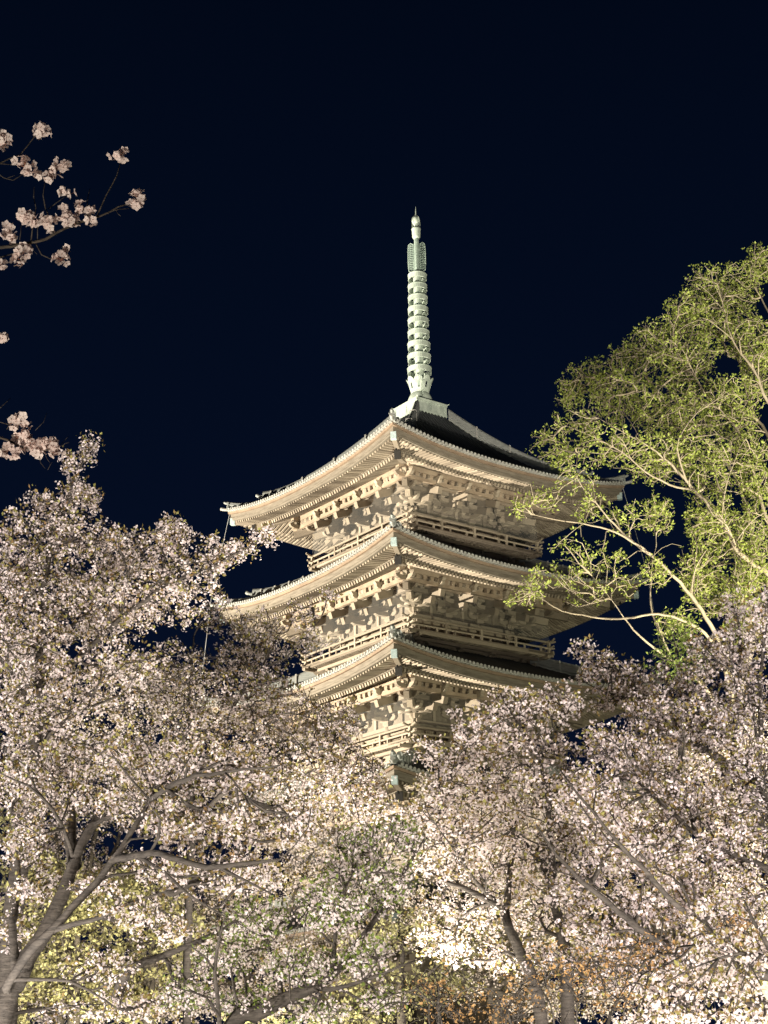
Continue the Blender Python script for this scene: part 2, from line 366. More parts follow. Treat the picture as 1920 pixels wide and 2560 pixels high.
def arm(m, L, h, w, c, ax):
    """bracket arm with rounded lower ends, length L along axis ax through c (bottom centre)"""
    prof = [(-L/2, h), (-L/2, h*.55), (-L/2+.06, h*.25), (-L/2+.17, h*.06), (-L/2+.3, 0), (L/2-.3, 0), (L/2-.17, h*.06), (L/2-.06, h*.25), (L/2, h*.55), (L/2, h)]
    U = np.array((1, 0, 0) if ax == 'x' else (0, 1, 0), float); E = np.array((0, w, 0) if ax == 'x' else (w, 0, 0), float)
    m.prism(prof, np.array(c, float)-E/2, U, (0, 0, 1), E)
def block(m, c, s=.26, h=.19): m.box(c[0]-s/2, c[0]+s/2, c[1]-s/2, c[1]+s/2, c[2], c[2]+h*.45, s*.17); m.box(c[0]-s/2, c[0]+s/2, c[1]-s/2, c[1]+s/2, c[2]+h*.45+.001, c[2]+h)
def bracket_mesh(diag=False):
    """three-step bracket cluster; x outward from the wall face, z up from the column top"""
    m = MB(); e = 1.4142 if diag else 1.
    block(m, (0, 0, 0), .5, .3)
    st = .75*e
    L0 = 1.46
    z = .3
    for lev in range(3):
        aL = .5+st*(lev+1)
        pr = [(-.3, 0), (aL-.36, 0), (aL-.2, .03), (aL-.08, .10), (aL, .2), (aL, .26), (-.3, .26)]
        m.prism(pr, (0, -.11, z), (1, 0, 0), (0, 0, 1), (0, .22, 0))
        for stp in range(lev+1):
            x = st*stp
            if not diag:
                arm(m, L0, .24, .22, (x, 0, z), 'y')
                for y in (-.58, 0, .58): block(m, (x, y, z+.243), .30, .187)
            block(m, (x, 0, z+.262), .27, .18)
        x = st*(lev+1)
        if lev < 2:
            block(m, (x, 0, z+.262), .28, .19)
        z += .43
        if lev == 1: z_n = z
    # two tail rafters that slope out and down to square noses
    for (x0, zz0, x1, zz1) in ((-.2, 1.55, 2.25*e+.32, .56), (-.2, 1.05, 1.5*e+.2, .36)):
        m.beam((x0, 0, zz0), (x1, 0, zz1), .30, .40)
    x = 2.25*e-.02
    block(m, (x, 0, .80), .32, .2)
    if not diag:
        arm(m, 1.45, .23, .2, (x, 0, 1.0), 'y')
        for y in (-.58, 0, .58): block(m, (x, y, 1.235), .27, .19)
        m.prism([(0, 0), (.3, .03), (.42, .12), (.42, .2), (0, .2)], (x, -.1, 1.02), (1, 0, 0), (0, 0, 1), (0, .2, 0))
    else:
        for dz in (1.0, 1.24): block(m, (x, 0, dz), .36, .22)
        # crossed side arms of the corner cluster, turned to run with both walls
        for stp in (1, 2, 3):
            xx = .75*stp*1.4142
            for sg in (1, -1):
                dv = np.array((1, sg, 0))*.7071
                for zz in ((.3+.43*min(stp-1, 2)), ) if stp < 3 else (1.0,):
                    L = 1.25; U = dv; E = np.array((-dv[1], dv[0], 0))*.2
                    prof = [(-L, .23), (-L, 0), (.5, 0), (.62, .03), (.72, .10), (.76, .18), (.76, .23)]
                    m.prism(prof, np.array((xx, 0, zz+.002))-E/2, U, (0, 0, 1), E)
                    for q in (-.95, -.45, .55): 
                        c = np.array((xx, 0, zz+.236))+dv*q; block(m, c, .24, .18)
    return m
BR = BRC = None
def make_storey(i):
    global BR, BRC
    H, w, z = HALF[i], WALL[i], ZC[i]
    sc = (H-w)/5.52; zb = z-2.62                          # bottom of the bracket zone
    zf = (z-4.3) if i < 4 else .9                         # floor
    m = MB(); ti = MB(); pu = MB()
    for k in range(4):
        m.T = ti.T = pu.T = rotz(k)
        m.box(w-.22, w-.06, -w+.05, w-.05, zf, z-.7)
        if k: continue
        for dz, dd, hh in ((0, .16, .2), (-.34, .07, .2), (-1.05, .05, .16)):
            ti.box(w-.05, w+dd, -w-.3, w+.3, zb+dz-hh, zb+dz-.003)
        n3 = 3
        for q in range(n3):                               # struts between the brackets, with a block and a beam
            b = (q-1)*2*w/3
            ti.box(w-.05, w+.06, b-.09, b+.09, zb, zb+.62); block(ti, (w+.02, b, zb+.62), .3, .2)
        for zz, hh in ((zb+.92, .18), (zb+1.4, .18)): ti.box(w-.05, w+.09, -w-.6, w+.6, zz, zz+hh)
        # eave purlin, its carrying beam and the row of small blocks between them
        ap = w+2.25*sc
        pu.box(ap-.15, ap+.15, -ap-.55, ap+.55, z-1.17, z-.82)
        pu.box(ap-.1, ap+.1, -ap-.5, ap+.5, z-1.66, z-1.46)
        nbk = int(2*ap/.5)
        for q in range(nbk): block(pu, (ap, -ap+(q+.5)*2*ap/nbk, z-1.455), .24, .27)
        a2 = w+1.5*sc
        pu.box(a2-.09, a2+.09, -a2-.4, a2+.4, z-1.52, z-1.32)
        for q in range(int(2*a2/.5)): block(pu, (a2, -a2+(q+.5)*2*a2/int(2*a2/.5), z-1.31), .2, .2)
        # ribbed cove between the carrying beams
        pu.add([(w, -w, z-1.0), (w, w, z-1.0), (ap-.05, ap, z-1.0), (ap-.05, -ap, z-1.0)], [(0, 1, 2, 3)])
    st = m.build('storey', MT['wall'], PAG)
    four(ti, 'tie_beams', MT['wood'], st); four(pu, 'eave_purlins', MT['redwood'], st)
    if BR is None:
        BR = bracket_mesh(); BRC = bracket_mesh(True)
    b0 = c0 = q0 = None
    cm = MB(); cm.lathe([(.0, zf), (.25, zf), (.25, zb-.2), (.21, zb-.002), (0, zb-.002)], 14)
    for k in range(4):
        a = k*pi/2; ca, sa = math.cos(a), math.sin(a)
        for q in range(4):
            b = (q-1.5)*2*w/3
            if q < 3:                                     # every column once
                loc = (ca*w-sa*(b+.0), sa*w+ca*b, 0)
                if q0 is None: q0 = cm.build('column', MT['wood'], st, True, loc)
                else: inst(q0, st, loc)
            loc = (ca*(w)-sa*b, sa*(w)+ca*b, zb)
            if b0 is None: b0 = BR.build('bracket_cluster', MT['wood'], st); b0.location = loc; b0.scale = (sc, 1, 1)
            else: inst(b0, st, loc, a, (sc, 1, 1))
        loc = (ca*w+sa*w, sa*w-ca*w, zb+.004)
        if c0 is None: c0 = BRC.build('corner_bracket_cluster', MT['wood'], st); c0.location = loc; c0.rotation_euler = (0, 0, a-pi/4); c0.scale = (sc, 1, 1)
        else: inst(c0, st, loc, a-pi/4, (sc, 1, 1))
    # door leaves in the middle bay, slatted windows beside them
    dm = MB()
    top = zb-.42; bot = zf+.25 if i < 4 else zf+.3
    for s_ in (1, -1):
        dm.box(w-.06, w+.0, s_*.03 if s_ > 0 else -w/3+.26, w/3-.26 if s_ > 0 else -.03, bot, top)
        for zz in np.linspace(bot+.1, top-.12, 4): dm.box(w, w+.035, .06 if s_ > 0 else -w/3+.3, w/3-.3 if s_ > 0 else -.06, zz-.04, zz+.04)
    dn = dm.build('door', MT['redwood'], st)
    for b in (-2*w/3, 2*w/3):
        wm = MB(); hw = w/3-.3
        for yy in np.linspace(b-hw+.05, b+hw-.05, 15): wm.box(w-.06, w-.01, yy-.025, yy+.025, bot+.4, top-.05)
        wm.box(w-.06, w+.03, b-hw, b+hw, bot+.3, bot+.4); wm.box(w-.06, w+.03, b-hw, b+hw, top-.05, top)
        wn = wm.build('lattice_window', MT['wood'], st)
        for k in (1, 2, 3): inst(wn, st, None, k*pi/2)
    for k in (1, 2, 3): inst(dn, st, None, k*pi/2)

def make_balcony(i):
    w, z = WALL[i], ZC[i]
    g = w+1.66; zd = z-4.17                                # railing half width, deck level
    dk = MB(); rl = MB(); un = MB(); nt_ = MB()
    gi = w+.7
    for k in range(4):
        dk.T = un.T = rotz(k)
        dk.box(w-.1, g+.18, -g-.18, g+.18, zd-.09+.0015*k, zd+.0015*k)
        dk.box(g+.04, g+.14, -g-.2, g+.2, zd-.19, zd-.0915)
        for b in np.arange(-g+.1, g, .21): dk.beam((gi, b, zd-.15), (g+.03, b, zd-.15), .09, .1)      # joist ends under the deck
        if k: continue
        un.box(gi-.1, gi, -gi, gi, zd-1.05, zd-.1)
        un.box(gi+.42, gi+.6, -g-.45, g+.45, zd-.38, zd-.21)
        un.box(gi, gi+.08, -g+.2, g-.2, zd-.78, zd-.6)
        for q in range(4):
            b = (q-1.5)*2*w/3
            un.prism([(0, 0), (.3, .02), (.48, .1), (.55, .2), (.55, .24), (0, .24)], (gi, b-.1, zd-.62), (1, 0, 0), (0, 0, 1), (0, .2, 0))
            block(un, (gi+.5, b, zd-.5), .28, .12); block(un, (gi+.12, b, zd-.9), .34, .26)
            arm(un, .95, .17, .18, (gi+.14, b, zd-.60), 'y')
        un.prism([(0, 0), (.5, .02), (.78, .12), (.9, .26), (.9, .34), (0, .34)], (gi, -gi-.02, zd-.66), (.7071, -.7071, 0), (0, 0, 1), (.16, .16, 0))
    bl = dk.build('balcony', MT['wood'], PAG)
    four(un, 'balcony_brackets', MT['wood'], bl)
    for hgt, s_, ex in ((.06, .13, .36), (.36, .10, .42), (.72, .12, .5)):
        bb = np.array([-g-ex, -g-ex*.5, -g, g, g+ex*.5, g+ex]); up = np.array([.12, .03, 0, 0, .03, .12])*(hgt/.72)
        rl.tube([(g, b, zd+hgt+u) for b, u in zip(bb, up)], s_*.55, 8)
    n = 5
    for q in range(n):
        b = -g+q*2*g/(n-1)*.999
        if abs(b) < g-.1: rl.box(g-.06, g+.06, b-.07, b+.07, zd, zd+.74)
    rl.box(g-.09, g+.09, -g-.09, -g+.09, zd, zd+.82)
    for b in (np.arange(2*(n-1))+.5)*2*g/(2*(n-1))-g: rl.box(g-.045, g+.045, b-.06, b+.06, zd+.1, zd+.36)
    rl.box(g-.03, g+.03, -g, g, zd+.09, zd+.30) if False else None
    r0 = rl.build('railing', MT['wood'], bl)
    nt_.box(g+.02, g+.024, -g, g, zd+.75, z-1.12)
    n0 = nt_.build('netting', MT['net'], bl)
    for k in (1, 2, 3): inst(r0, bl, None, k*pi/2); inst(n0, bl, None, k*pi/2)

def make_spire():
    zb = 39.62
    m = MB()
    h = 1.16
    m.box(-h, h, -h, h, zb-.5, zb+.72)
    base = m.build('spire', MT['copper'], PAG)
    m = MB()
    for k in range(4):
        m.T = rotz(k)
        m.box(h, h+.05, -h-.05, h+.05, zb+.60, zb+.78); m.box(h, h+.035, -h-.035, h+.035, zb-.1, zb+.08)
        for b in (-h+.06, 0, h-.06): m.box(h, h+.03, b-.06, b+.06, zb+.08, zb+.60)
        m.prism([(0, 0), (.2, .07), (.2, .11), (0, .05)], (h+.0, -h-.0, zb+.72), (.7071, -.7071, 0), (0, 0, 1), (.05, .05, 0))
    m.build('base_box_trim', MT['copper'], base)
    m = MB(); m.lathe([(.0, 41.5), (.42, 41.42), (.62, 41.2), (.76, 40.9), (.8, 40.6), (.8, 40.35)], 28); m.build('inverted_bowl', MT['copper'], base, True)
    # lotus cup: eight petals, each pierced by an oval opening
    m = MB(); n = 8
    for q in range(n):
        a0 = q*2*pi/n; us = np.linspace(-1, 1, 9); vs = np.linspace(0, 1, 9); V = []; F = []
        for v in vs:
            for u in us:
                half = (pi/n)*(1 if v < .6 else math.sqrt(max(0, 1-((v-.6)/.42)**2)))
                r = .50+.30*v**.7+(.06*max(0, v-.75)/.25); zz = 41.28+1.0*v
                V.append((r*math.cos(a0+half*u), r*math.sin(a0+half*u), zz))
        for iv in range(8):
            for iu in range(8):
                if 2 <= iv <= 4 and 3 <= iu <= 4: continue
                F.append((iv*9+iu, iv*9+iu+1, iv*9+iu+10, iv*9+iu+9))
        m.add(V, F)
    m.lathe([(.3, 41.3), (.55, 41.26), (.58, 41.34), (.5, 41.42)], 24)
    lo = m.build('lotus_cup', MT['copper'], base)
    md = lo.modifiers.new('thick', 'SOLIDIFY'); md.thickness = .05
    m = MB(); m.lathe([(.27, 41.3), (.26, 45.5), (.24, 49.9), (.17, 50.1), (.16, 52.1), (.13, 53.3), (.0, 53.4)], 16); m.build('mast', MT['green'], base, True)
    # nine rings
    tops = [49.88, 49.09, 48.26, 47.44, 46.63, 45.77, 44.93, 44.09, 43.21]; dia = [1.21, 1.23, 1.25, 1.29, 1.34, 1.38, 1.44, 1.48, 1.53]
    for zt, d in zip(tops, dia):
        m = MB(); r = d/2; h_ = .35; zt -= .18
        m.lathe([(r, 0), (r, h_), (r-.05, h_), (r-.05, 0)], 32, (0, 0, zt-h_), True)
        m.lathe([(r+.02, 0), (r+.02, .05), (r, .05), (r, 0)], 32, (0, 0, zt-.05), True)
        m.lathe([(.27, 0), (.27, .62), (.22, .62), (.22, 0)], 16, (0, 0, zt-.5), True)
        for q in range(8):
            a = q*pi/4+.2; ca, sa = math.cos(a), math.sin(a)
            m.beam((.25*ca, .25*sa, zt-.12), ((r-.02)*ca, (r-.02)*sa, zt-.12), .035, .05)
        for q in range(4):
            a = q*pi/2+.5; m.tube([(r*math.cos(a), r*math.sin(a), zt-h_-.02), (r*math.cos(a), r*math.sin(a), zt-h_-.16)], [.02, .05], 6)
        m.build('ring', MT['copper'], base, False)
    # water-flame: four pierced fretwork blades
    m = MB()
    for q in range(4):
        a_ = q*pi/2+pi/4; m.T = np.array([[math.cos(a_), -math.sin(a_), 0, 0], [math.sin(a_), math.cos(a_), 0, 0], [0, 0, 1, 0], [0, 0, 0, 1.]])
        zs = np.linspace(50.05, 51.98, 12)
        outer = [.50+.07*math.sin(pi*min(1, max(0, (z-49.95)/2.1)))**.4 for z in zs]
        m.tube([(o_, 0, z) for o_, z in zip(outer, zs)], .03, 5)
        m.tube([(.2, 0, zs[0]), (.4, 0, zs[0]-.08), (outer[0], 0, zs[0])], .03, 5); m.tube([(.2, 0, zs[-1]), (.4, 0, zs[-1]+.1), (outer[-1], 0, zs[-1])], .03, 5)
        m.tube([(.2, 0, z) for z in zs], .025, 5); m.tube([(.38, 0, z) for z in zs], .018, 5)
        for jz in range(11):
            z = 50.1+jz*.17
            m.tube([(.2, 0, z), (.28, 0, z+.13), (.38, 0, z+.05), (.46, 0, z+.16), (.55, 0, z+.08)], .026, 5)
            m.tube([(.2, 0, z+.13), (.29, 0, z+.02), (.38, 0, z+.14), (.47, 0, z+.03), (.55, 0, z+.14)], .02, 5)
    m.build('water_flame', MT['green'], base)
    m = MB(); m.lathe([(0, 52.38), (.2, 52.4), (.27, 52.52), (.28, 53.0), (.31, 53.04), (.31, 53.14), (.0, 53.17)], 20)
    m.lathe([(.15, 53.15), (.13, 53.4), (.2, 53.46), (.12, 53.5)], 16)
    m.build('dragon_wheel', MT['copper'], base, True)
    m = MB(); m.lathe([(.06, 53.36), (.2, 53.46), (.27, 53.68), (.25, 53.88), (.14, 54.02), (.05, 54.1), (.03, 54.4), (.008, 54.8)], 18)
    m.build('jewel', MT['copper'], base, True)
    m = MB()
    for a in (0, pi/2, pi, 3*pi/2): m.tube([(.31*math.cos(a), .31*math.sin(a), 53.15), (.35*math.cos(a), .35*math.sin(a), 53.6), (.28*math.cos(a), .28*math.sin(a), 53.9), (.1*math.cos(a), .1*math.sin(a), 54.08)], .018, 5)
    for a, l in ((-.9, .5), (-.6, .35)): m.tube([(.75*math.cos(a), .75*math.sin(a), 42.3), (.95*math.cos(a), .95*math.sin(a), 42.1), (1.05*math.cos(a), 1.05*math.sin(a), 42.1-l)], .014, 4)
    m.tube([(.55, -.3, 42.2), (.8, -.4, 41.3), (.95, -.5, 40.4)], .02, 5)
    m.build('lightning_wire', MT['copper'], base)

for i in range(5):
    make_roof(i); make_eaves(i); make_storey(i)
    if i < 4: make_balcony(i)
make_spire()
# stone base and the hanging lightning cables at the side corners
m = MB(); m.box(-6.3, 6.3, -6.3, 6.3, -.2, .55); m.box(-5.9, 5.9, -5.9, 5.9, .5501, .9); m.build('stone_base', MT['stone'], PAG)
for sx, sy in ((1, 1), (-1, -1)):
    m = MB()
    P = [(sx*(HALF[0]-.1), sy*(HALF[0]-.1), ZC[0]-.3)]
    for i in range(1, 5): P += [(sx*(HALF[i]+.25), sy*(HALF[i]+.25), ZC[i]+.6)]
    P.append((sx*10.8, sy*10.8, .1))
    m.tube(P, .022, 6); m.build('lightning_cable', MT['cable'], PAG)
m = MB(); g_ = np.linspace(-1, 1, 41); V = [(1500*x*abs(x), 1500*y*abs(y)+60, 0) for x in g_ for y in g_]
m.add(V, [(i*41+j, i*41+41+j, i*41+42+j, i*41+j+1) for i in range(40) for j in range(40)])
gr = m.build('ground', MT['ground']); tag(gr, kind='structure')

# ---------------------------------------------------------------- trees
MT['bark'] = mat('cherry_bark', (.085, .071, .058), .9, col2=(.010, .009, .008), scale=7, fine=26, bump=.8, stretch=(1, 1, 7))
MT['palebark'] = mat('pale_smooth_bark', (.33, .275, .205), .85, col2=(.17, .135, .095), scale=6, fine=40)
MT['blossom'] = mat('white_pink_petals', (.92, .835, .81), .8, col2=(.80, .665, .635), scale=1.5, fine=50, transl=.48, island=.6)
MT['blossom_shaded'] = mat('shade_toned_pink_petals', (.88, .785, .77), .8, col2=(.70, .58, .57), scale=1.2, fine=50, transl=.45, island=.6)  # duller copy of the petals, toned for blossom standing in shade
MT['bronze'] = mat('bronze_young_leaves', (.27, .265, .075), .6, col2=(.21, .115, .05), scale=2, fine=30, transl=.3, island=.7)
MT['leafgreen'] = mat('fresh_green_leaves', (.22, .28, .06), .6, col2=(.10, .135, .03), scale=2, fine=30, transl=.35, island=.6)
MT['lime'] = mat('lime_young_leaves', (.40, .45, .11), .6, col2=(.20, .25, .05), scale=1.2, fine=30, transl=.4, island=.6)
MT['gold'] = mat('yellow_green_leaves', (.40, .37, .19), .6, col2=(.19, .18, .08), scale=1.5, fine=30, transl=.4, island=.6)
MT['orange'] = mat('orange_brown_leaves', (.46, .27, .11), .7, col2=(.26, .15, .06), scale=2, fine=30, transl=.3, island=.6)
MT['heart'] = mat('reddish_flower_heart', (.17, .085, .06), .8)

def mesh_np(name, V, F, m, parent):
    """V (n,3), F (k,4) to one mesh object"""
    me = bpy.data.meshes.new(name); V = np.asarray(V, np.float32); F = np.asarray(F, np.int32)
    k = F.shape[1]
    me.vertices.add(len(V)); me.vertices.foreach_set('co', V.ravel())
    me.loops.add(F.size); me.loops.foreach_set('vertex_index', F.ravel())
    me.polygons.add(len(F)); me.polygons.foreach_set('loop_start', np.arange(0, F.size, k, dtype=np.int32))
    me.update(calc_edges=True); me.materials.append(m)
    ob = bpy.data.objects.new(name, me); COL.objects.link(ob); ob.parent = parent
    return ob
def unit(v): return v/(np.linalg.norm(v, axis=-1, keepdims=True)+1e-9)
def frames(N):
    r = unit(rng.normal(size=N.shape)); A = unit(np.cross(N, r)); return A, np.cross(N, A)
def flowers(C, N, rad, fine=False):
    """five-petalled flowers, one island each; C centres, N facing directions"""
    n = len(C); A, B = frames(N); ph = rng.random(n)*6.283; cup = rng.uniform(.05, .55, n)
    V = np.empty((n, 16, 3), np.float32); V[:, 0] = C
    for p in range(5):
        for q, (da, rr, zz) in enumerate(((-.58, .80, .5), (0, .98, 1.), (.58, .80, .5))):
            a = ph+p*1.2566+da; r_ = rad*rr
            V[:, 1+p*3+q] = C+A*(r_*np.cos(a))[:, None]+B*(r_*np.sin(a))[:, None]+N*(rad*cup*zz)[:, None]
    base = np.array([[0, 1+3*p, 2+3*p, 3+3*p] for p in range(5)])
    F = (np.arange(n)[:, None, None]*16+base[None]).reshape(-1, 4)
    return V.reshape(-1, 3), F
def leaves_geo(C, D, L, Wd):
    """folded pointed leaves: C bases, D directions"""
    n = len(C); A, B = frames(D)
    V = np.empty((n, 4, 3), np.float32)
    V[:, 0] = C; V[:, 2] = C+D*L[:, None]
    mid = C+D*(L*.45)[:, None]-B*(L*.12)[:, None]
    V[:, 1] = mid+A*(L*Wd)[:, None]; V[:, 3] = mid-A*(L*Wd)[:, None]
    return V.reshape(-1, 3), (np.arange(n)[:, None]*4+np.arange(4)[None])

def resample(P, rr, step):
    P = np.array(P, float); d = np.r_[0, np.cumsum(np.linalg.norm(np.diff(P, axis=0), axis=1))]
    n = max(3, int(d[-1]/step)+1); t = np.linspace(0, d[-1], n)
    # Catmull-Rom through the points
    out = []
    for x in t:
        i = min(max(np.searchsorted(d, x)-1, 0), len(P)-2); u = (x-d[i])/(d[i+1]-d[i]+1e-9)
        p0 = P[max(i-1, 0)]; p1 = P[i]; p2 = P[i+1]; p3 = P[min(i+2, len(P)-1)]
        out.append(.5*((2*p1)+(p2-p0)*u+(2*p0-5*p1+4*p2-p3)*u*u+(3*p1-p0-3*p2+p3)*u**3))
    return np.array(out), np.interp(t, d, np.interp(np.arange(len(P)), np.linspace(0, len(P)-1, len(rr)), rr))

class Skeleton:
    """a branching skeleton: given limbs first, then twigs grown to reach scattered points"""
    def __init__(s, cap=120000):
        s.p = np.zeros((cap, 3)); s.d = np.zeros((cap, 3)); s.par = np.full(cap, -1); s.r = np.zeros(cap); s.pl = np.zeros(cap); s.limb = np.zeros(cap, bool); s.n = 0; s.tips = []
    def limb_path(s, P, rr, step=.14, join=True):
        P, r = resample(P, rr, step); P = P+rng.normal(size=P.shape)*np.minimum(r, .02)[:, None]*.35
        par = -1; pl = 0
        if join and s.n:
            q = np.argmin(np.linalg.norm(s.p[:s.n]-P[0], axis=1)); par = q; pl = s.pl[q]
            if np.linalg.norm(s.p[q]-P[0]) > .9: par = -1
        for i in range(len(P)):
            k = s.n; s.p[k] = P[i]; s.r[k] = r[i]; s.par[k] = par; s.limb[k] = True
            s.d[k] = unit(P[min(i+1, len(P)-1)]-P[max(i-1, 0)]); pl += .35*step; s.pl[k] = pl; par = k; s.n += 1
    def grow(s, pts, bf=.35, step=.13, wob=.02, sag=0., auto=2):
        lim = s.p[:s.n]
        d0 = np.array([np.min(np.linalg.norm(lim-p, axis=1)) for p in pts])
        for p in pts[np.argsort(d0)]:
            v = p-s.p[:s.n]; dist = np.linalg.norm(v, axis=1)
            cosv = (v*s.d[:s.n]).sum(1)/(dist+1e-6)
            q = int(np.argmin(dist*(1.25-.45*cosv)+bf*s.pl[:s.n])); dd = dist[q]
            if dd < .05: continue
            k = max(2, int(dd/step)); a = s.p[q]; c = a+s.d[q]*dd*.28+np.array([0, 0, -sag*dd]); par = q
            t = (np.arange(k)+1)/k
            path = ((1-t)**2)[:, None]*a+(2*t*(1-t))[:, None]*c+(t**2)[:, None]*p
            path[:-1] += rng.normal(size=(k-1, 3))*wob
            prev = a
            for j in range(k):
                m = s.n; s.p[m] = path[j]; s.par[m] = par; s.d[m] = unit(path[j]-prev); s.pl[m] = s.pl[par]+dd/k; prev = path[j]; par = m; s.n += 1
            s.tips.append(par)
    def finish(s, tip=.0035, ex=2.15):
        n = s.n; acc = np.zeros(n); given = s.r[:n].copy()
        rad = np.zeros(n); ch = [[] for _ in range(n)]
        for i in range(n-1, -1, -1):
            r_ = max(tip, acc[i]**(1/ex)) if acc[i] > 0 else tip
            if s.limb[i]: r_ = given[i]
            else: r_ = min(r_, .05)
            rad[i] = r_
            q = s.par[i]
            if q >= 0:
                ch[q].append(i)
                if not s.limb[i]: acc[q] += r_**ex
        s.rad = rad; s.ch = ch
        chains = []; done = np.zeros(n, bool)
        for i in range(n):
            if done[i]: continue
            q = s.par[i]; c = ([q] if q >= 0 else [])+[i]; done[i] = True; k = i
            while ch[k]:
                nx = [x for x in ch[k] if not done[x]]
                if not nx: break
                nx = [x for x in nx if s.limb[x]] or nx
                if s.limb[k] and not s.limb[nx[0]]: break
                k = max(nx, key=lambda x: rad[x]); done[k] = True; c.append(k)
            chains.append(c)
        return chains
    def wood(s, name, m, parent, tip=.0035, minr=0.):
        mb = MB()
        for c in s.finish(tip):
            r = s.rad[c].copy()
            if len(c) > 1 and s.par[c[1]] == c[0]: r[0] = min(r[0], r[1]*1.25)
            if len(c) < 2 or r.max() < minr: continue
            big = r.max()
            mb.tube(s.p[c], r, 12 if big > .06 else 7 if big > .02 else 4, cap=big > .02)
        return mb.build(name, m, parent, True)

DM = 2.0
def blobs_pts(blobs, dens=1., clump=True):
    """scatter points through ellipsoids; a blob is (px, py, distance, half width px, half height px, half depth m, count)"""
    out = []
    for px, py, d, rx, ry, rd, n in blobs:
        n = max(1, int(n*dens*DM)); u = unit(rng.normal(size=(n, 3)))*(rng.random((n, 1))**.45)
        c = at(px, py, d); f = c-np.array([0, 0, CAM_Z]); f[2] = 0; f = f/np.linalg.norm(f); rt = np.array([f[1], -f[0], 0])
        s_ = d/CAM_F*1.06
        out.append(c+u[:, :1]*rt*rx*s_+u[:, 1:2]*f*rd+u[:, 2:3]*np.array([0, 0, 1.])*ry*s_)
    return np.concatenate(out)

def plant(name, label, cat, group, base, limbs, blobs, wood='bark', flower=None, leaf=None, dens=1., fl_size=.0175, per=(3, 7), spread=.035, lf_size=.045,
          pf=.75, pl_=.2, nl=3, twig=.0036, bf=.35, step=.13, leafname='leaves', limit=.016, wob=.012, sag=0., auto=2):
    """a tree or shrub: Empty at the base > trunk with all branches, blossoms, leaves"""
    e = empty(name, base); tag(e, label, cat, group)
    sk = Skeleton()
    for P, rr in limbs: sk.limb_path(P, [r*DS for r in rr])
    for px, py, d, rx, ry, rd, n_ in blobs:               # long bare boughs that run out through every part of the crown
        if auto and n_ > 15:
            for q in range(auto):
                b = at(px+rng.uniform(-.8, .8)*rx, py-rng.uniform(-.2, .95)*ry, d-rng.uniform(.75, 1.15)*rd)
                v = b-sk.p[:sk.n]; l = np.linalg.norm(v, axis=1); c_ = (v*sk.d[:sk.n]).sum(1)/(l+1e-6)
                k = int(np.argmin(l*(1.4-.6*c_)+.25*sk.pl[:sk.n]+(sk.r[:sk.n] < .006)*2.)); a = sk.p[k]
                if l[k] < .25: continue
                mid = a+(b-a)*.5+sk.d[k]*l[k]*.16+rng.normal(size=3)*l[k]*.05
                r0 = min(sk.r[k]*.7, (.0085+.008*l[k])*DS**.5); sk.limb_path([a, mid, b], [r0, r0*.75, .005])
    sk.grow(blobs_pts(blobs, dens), bf, step, wob, sag)
    sk.p[:sk.n] -= np.array(base)
    sk.wood('trunk', MT[wood], e, twig)
    n = sk.n; idx = np.where((~sk.limb[:n]) & (sk.rad[:n] < limit))[0]
    tip = np.zeros(n, bool); tip[sk.tips] = True
    def clusters(prob):
        keep = idx[(rng.random(len(idx)) < prob) | tip[idx]]
        return sk.p[keep]+rng.normal(size=(len(keep), 3))*.025
    if flower:
        C = clusters(pf); k = rng.integers(per[0], per[1]+1, len(C)); c = np.repeat(C, k, axis=0); nn = len(c)
        dirs = unit(rng.normal(size=(nn, 3))); P = c+dirs*spread*rng.uniform(.5, 1.15, nn)[:, None]
        N = unit(dirs+rng.normal(size=(nn, 3))*.35); rad = .76*fl_size*rng.uniform(.75, 1.12, nn)
        V, F = flowers(P, N, rad); mesh_np('blossoms', V, F, MT[flower], e)
        STAT.append((name, 'flowers', nn))
    if leaf:
        C = clusters(pl_); c = np.repeat(C, nl, axis=0); nn = len(c); D = unit(rng.normal(size=(nn, 3))+np.array([0, 0, .5]))
        V, F = leaves_geo(c+D*.02, D, lf_size*rng.uniform(.5, 1.2, nn), rng.uniform(.2, .34, nn)); mesh_np(leafname, V, F, MT[leaf], e)
        STAT.append((name, 'leaves', nn))
    return e
STAT = []
def path(pts, d=None):
    """limb points (px, py[, distance]); py None puts the point on the ground"""
    out = []
    for p in pts:
        dd = p[2] if len(p) > 2 else d
        if p[1] is None: q = at(p[0], 2560, dd); q[2] = 0
        else: q = at(p[0], p[1], dd)
        out.append(q)
    return out
def gnd(px, d): q = at(px, 2560, d); return (q[0], q[1], 0.)
CH = 'cherry trees in blossom around the pagoda'

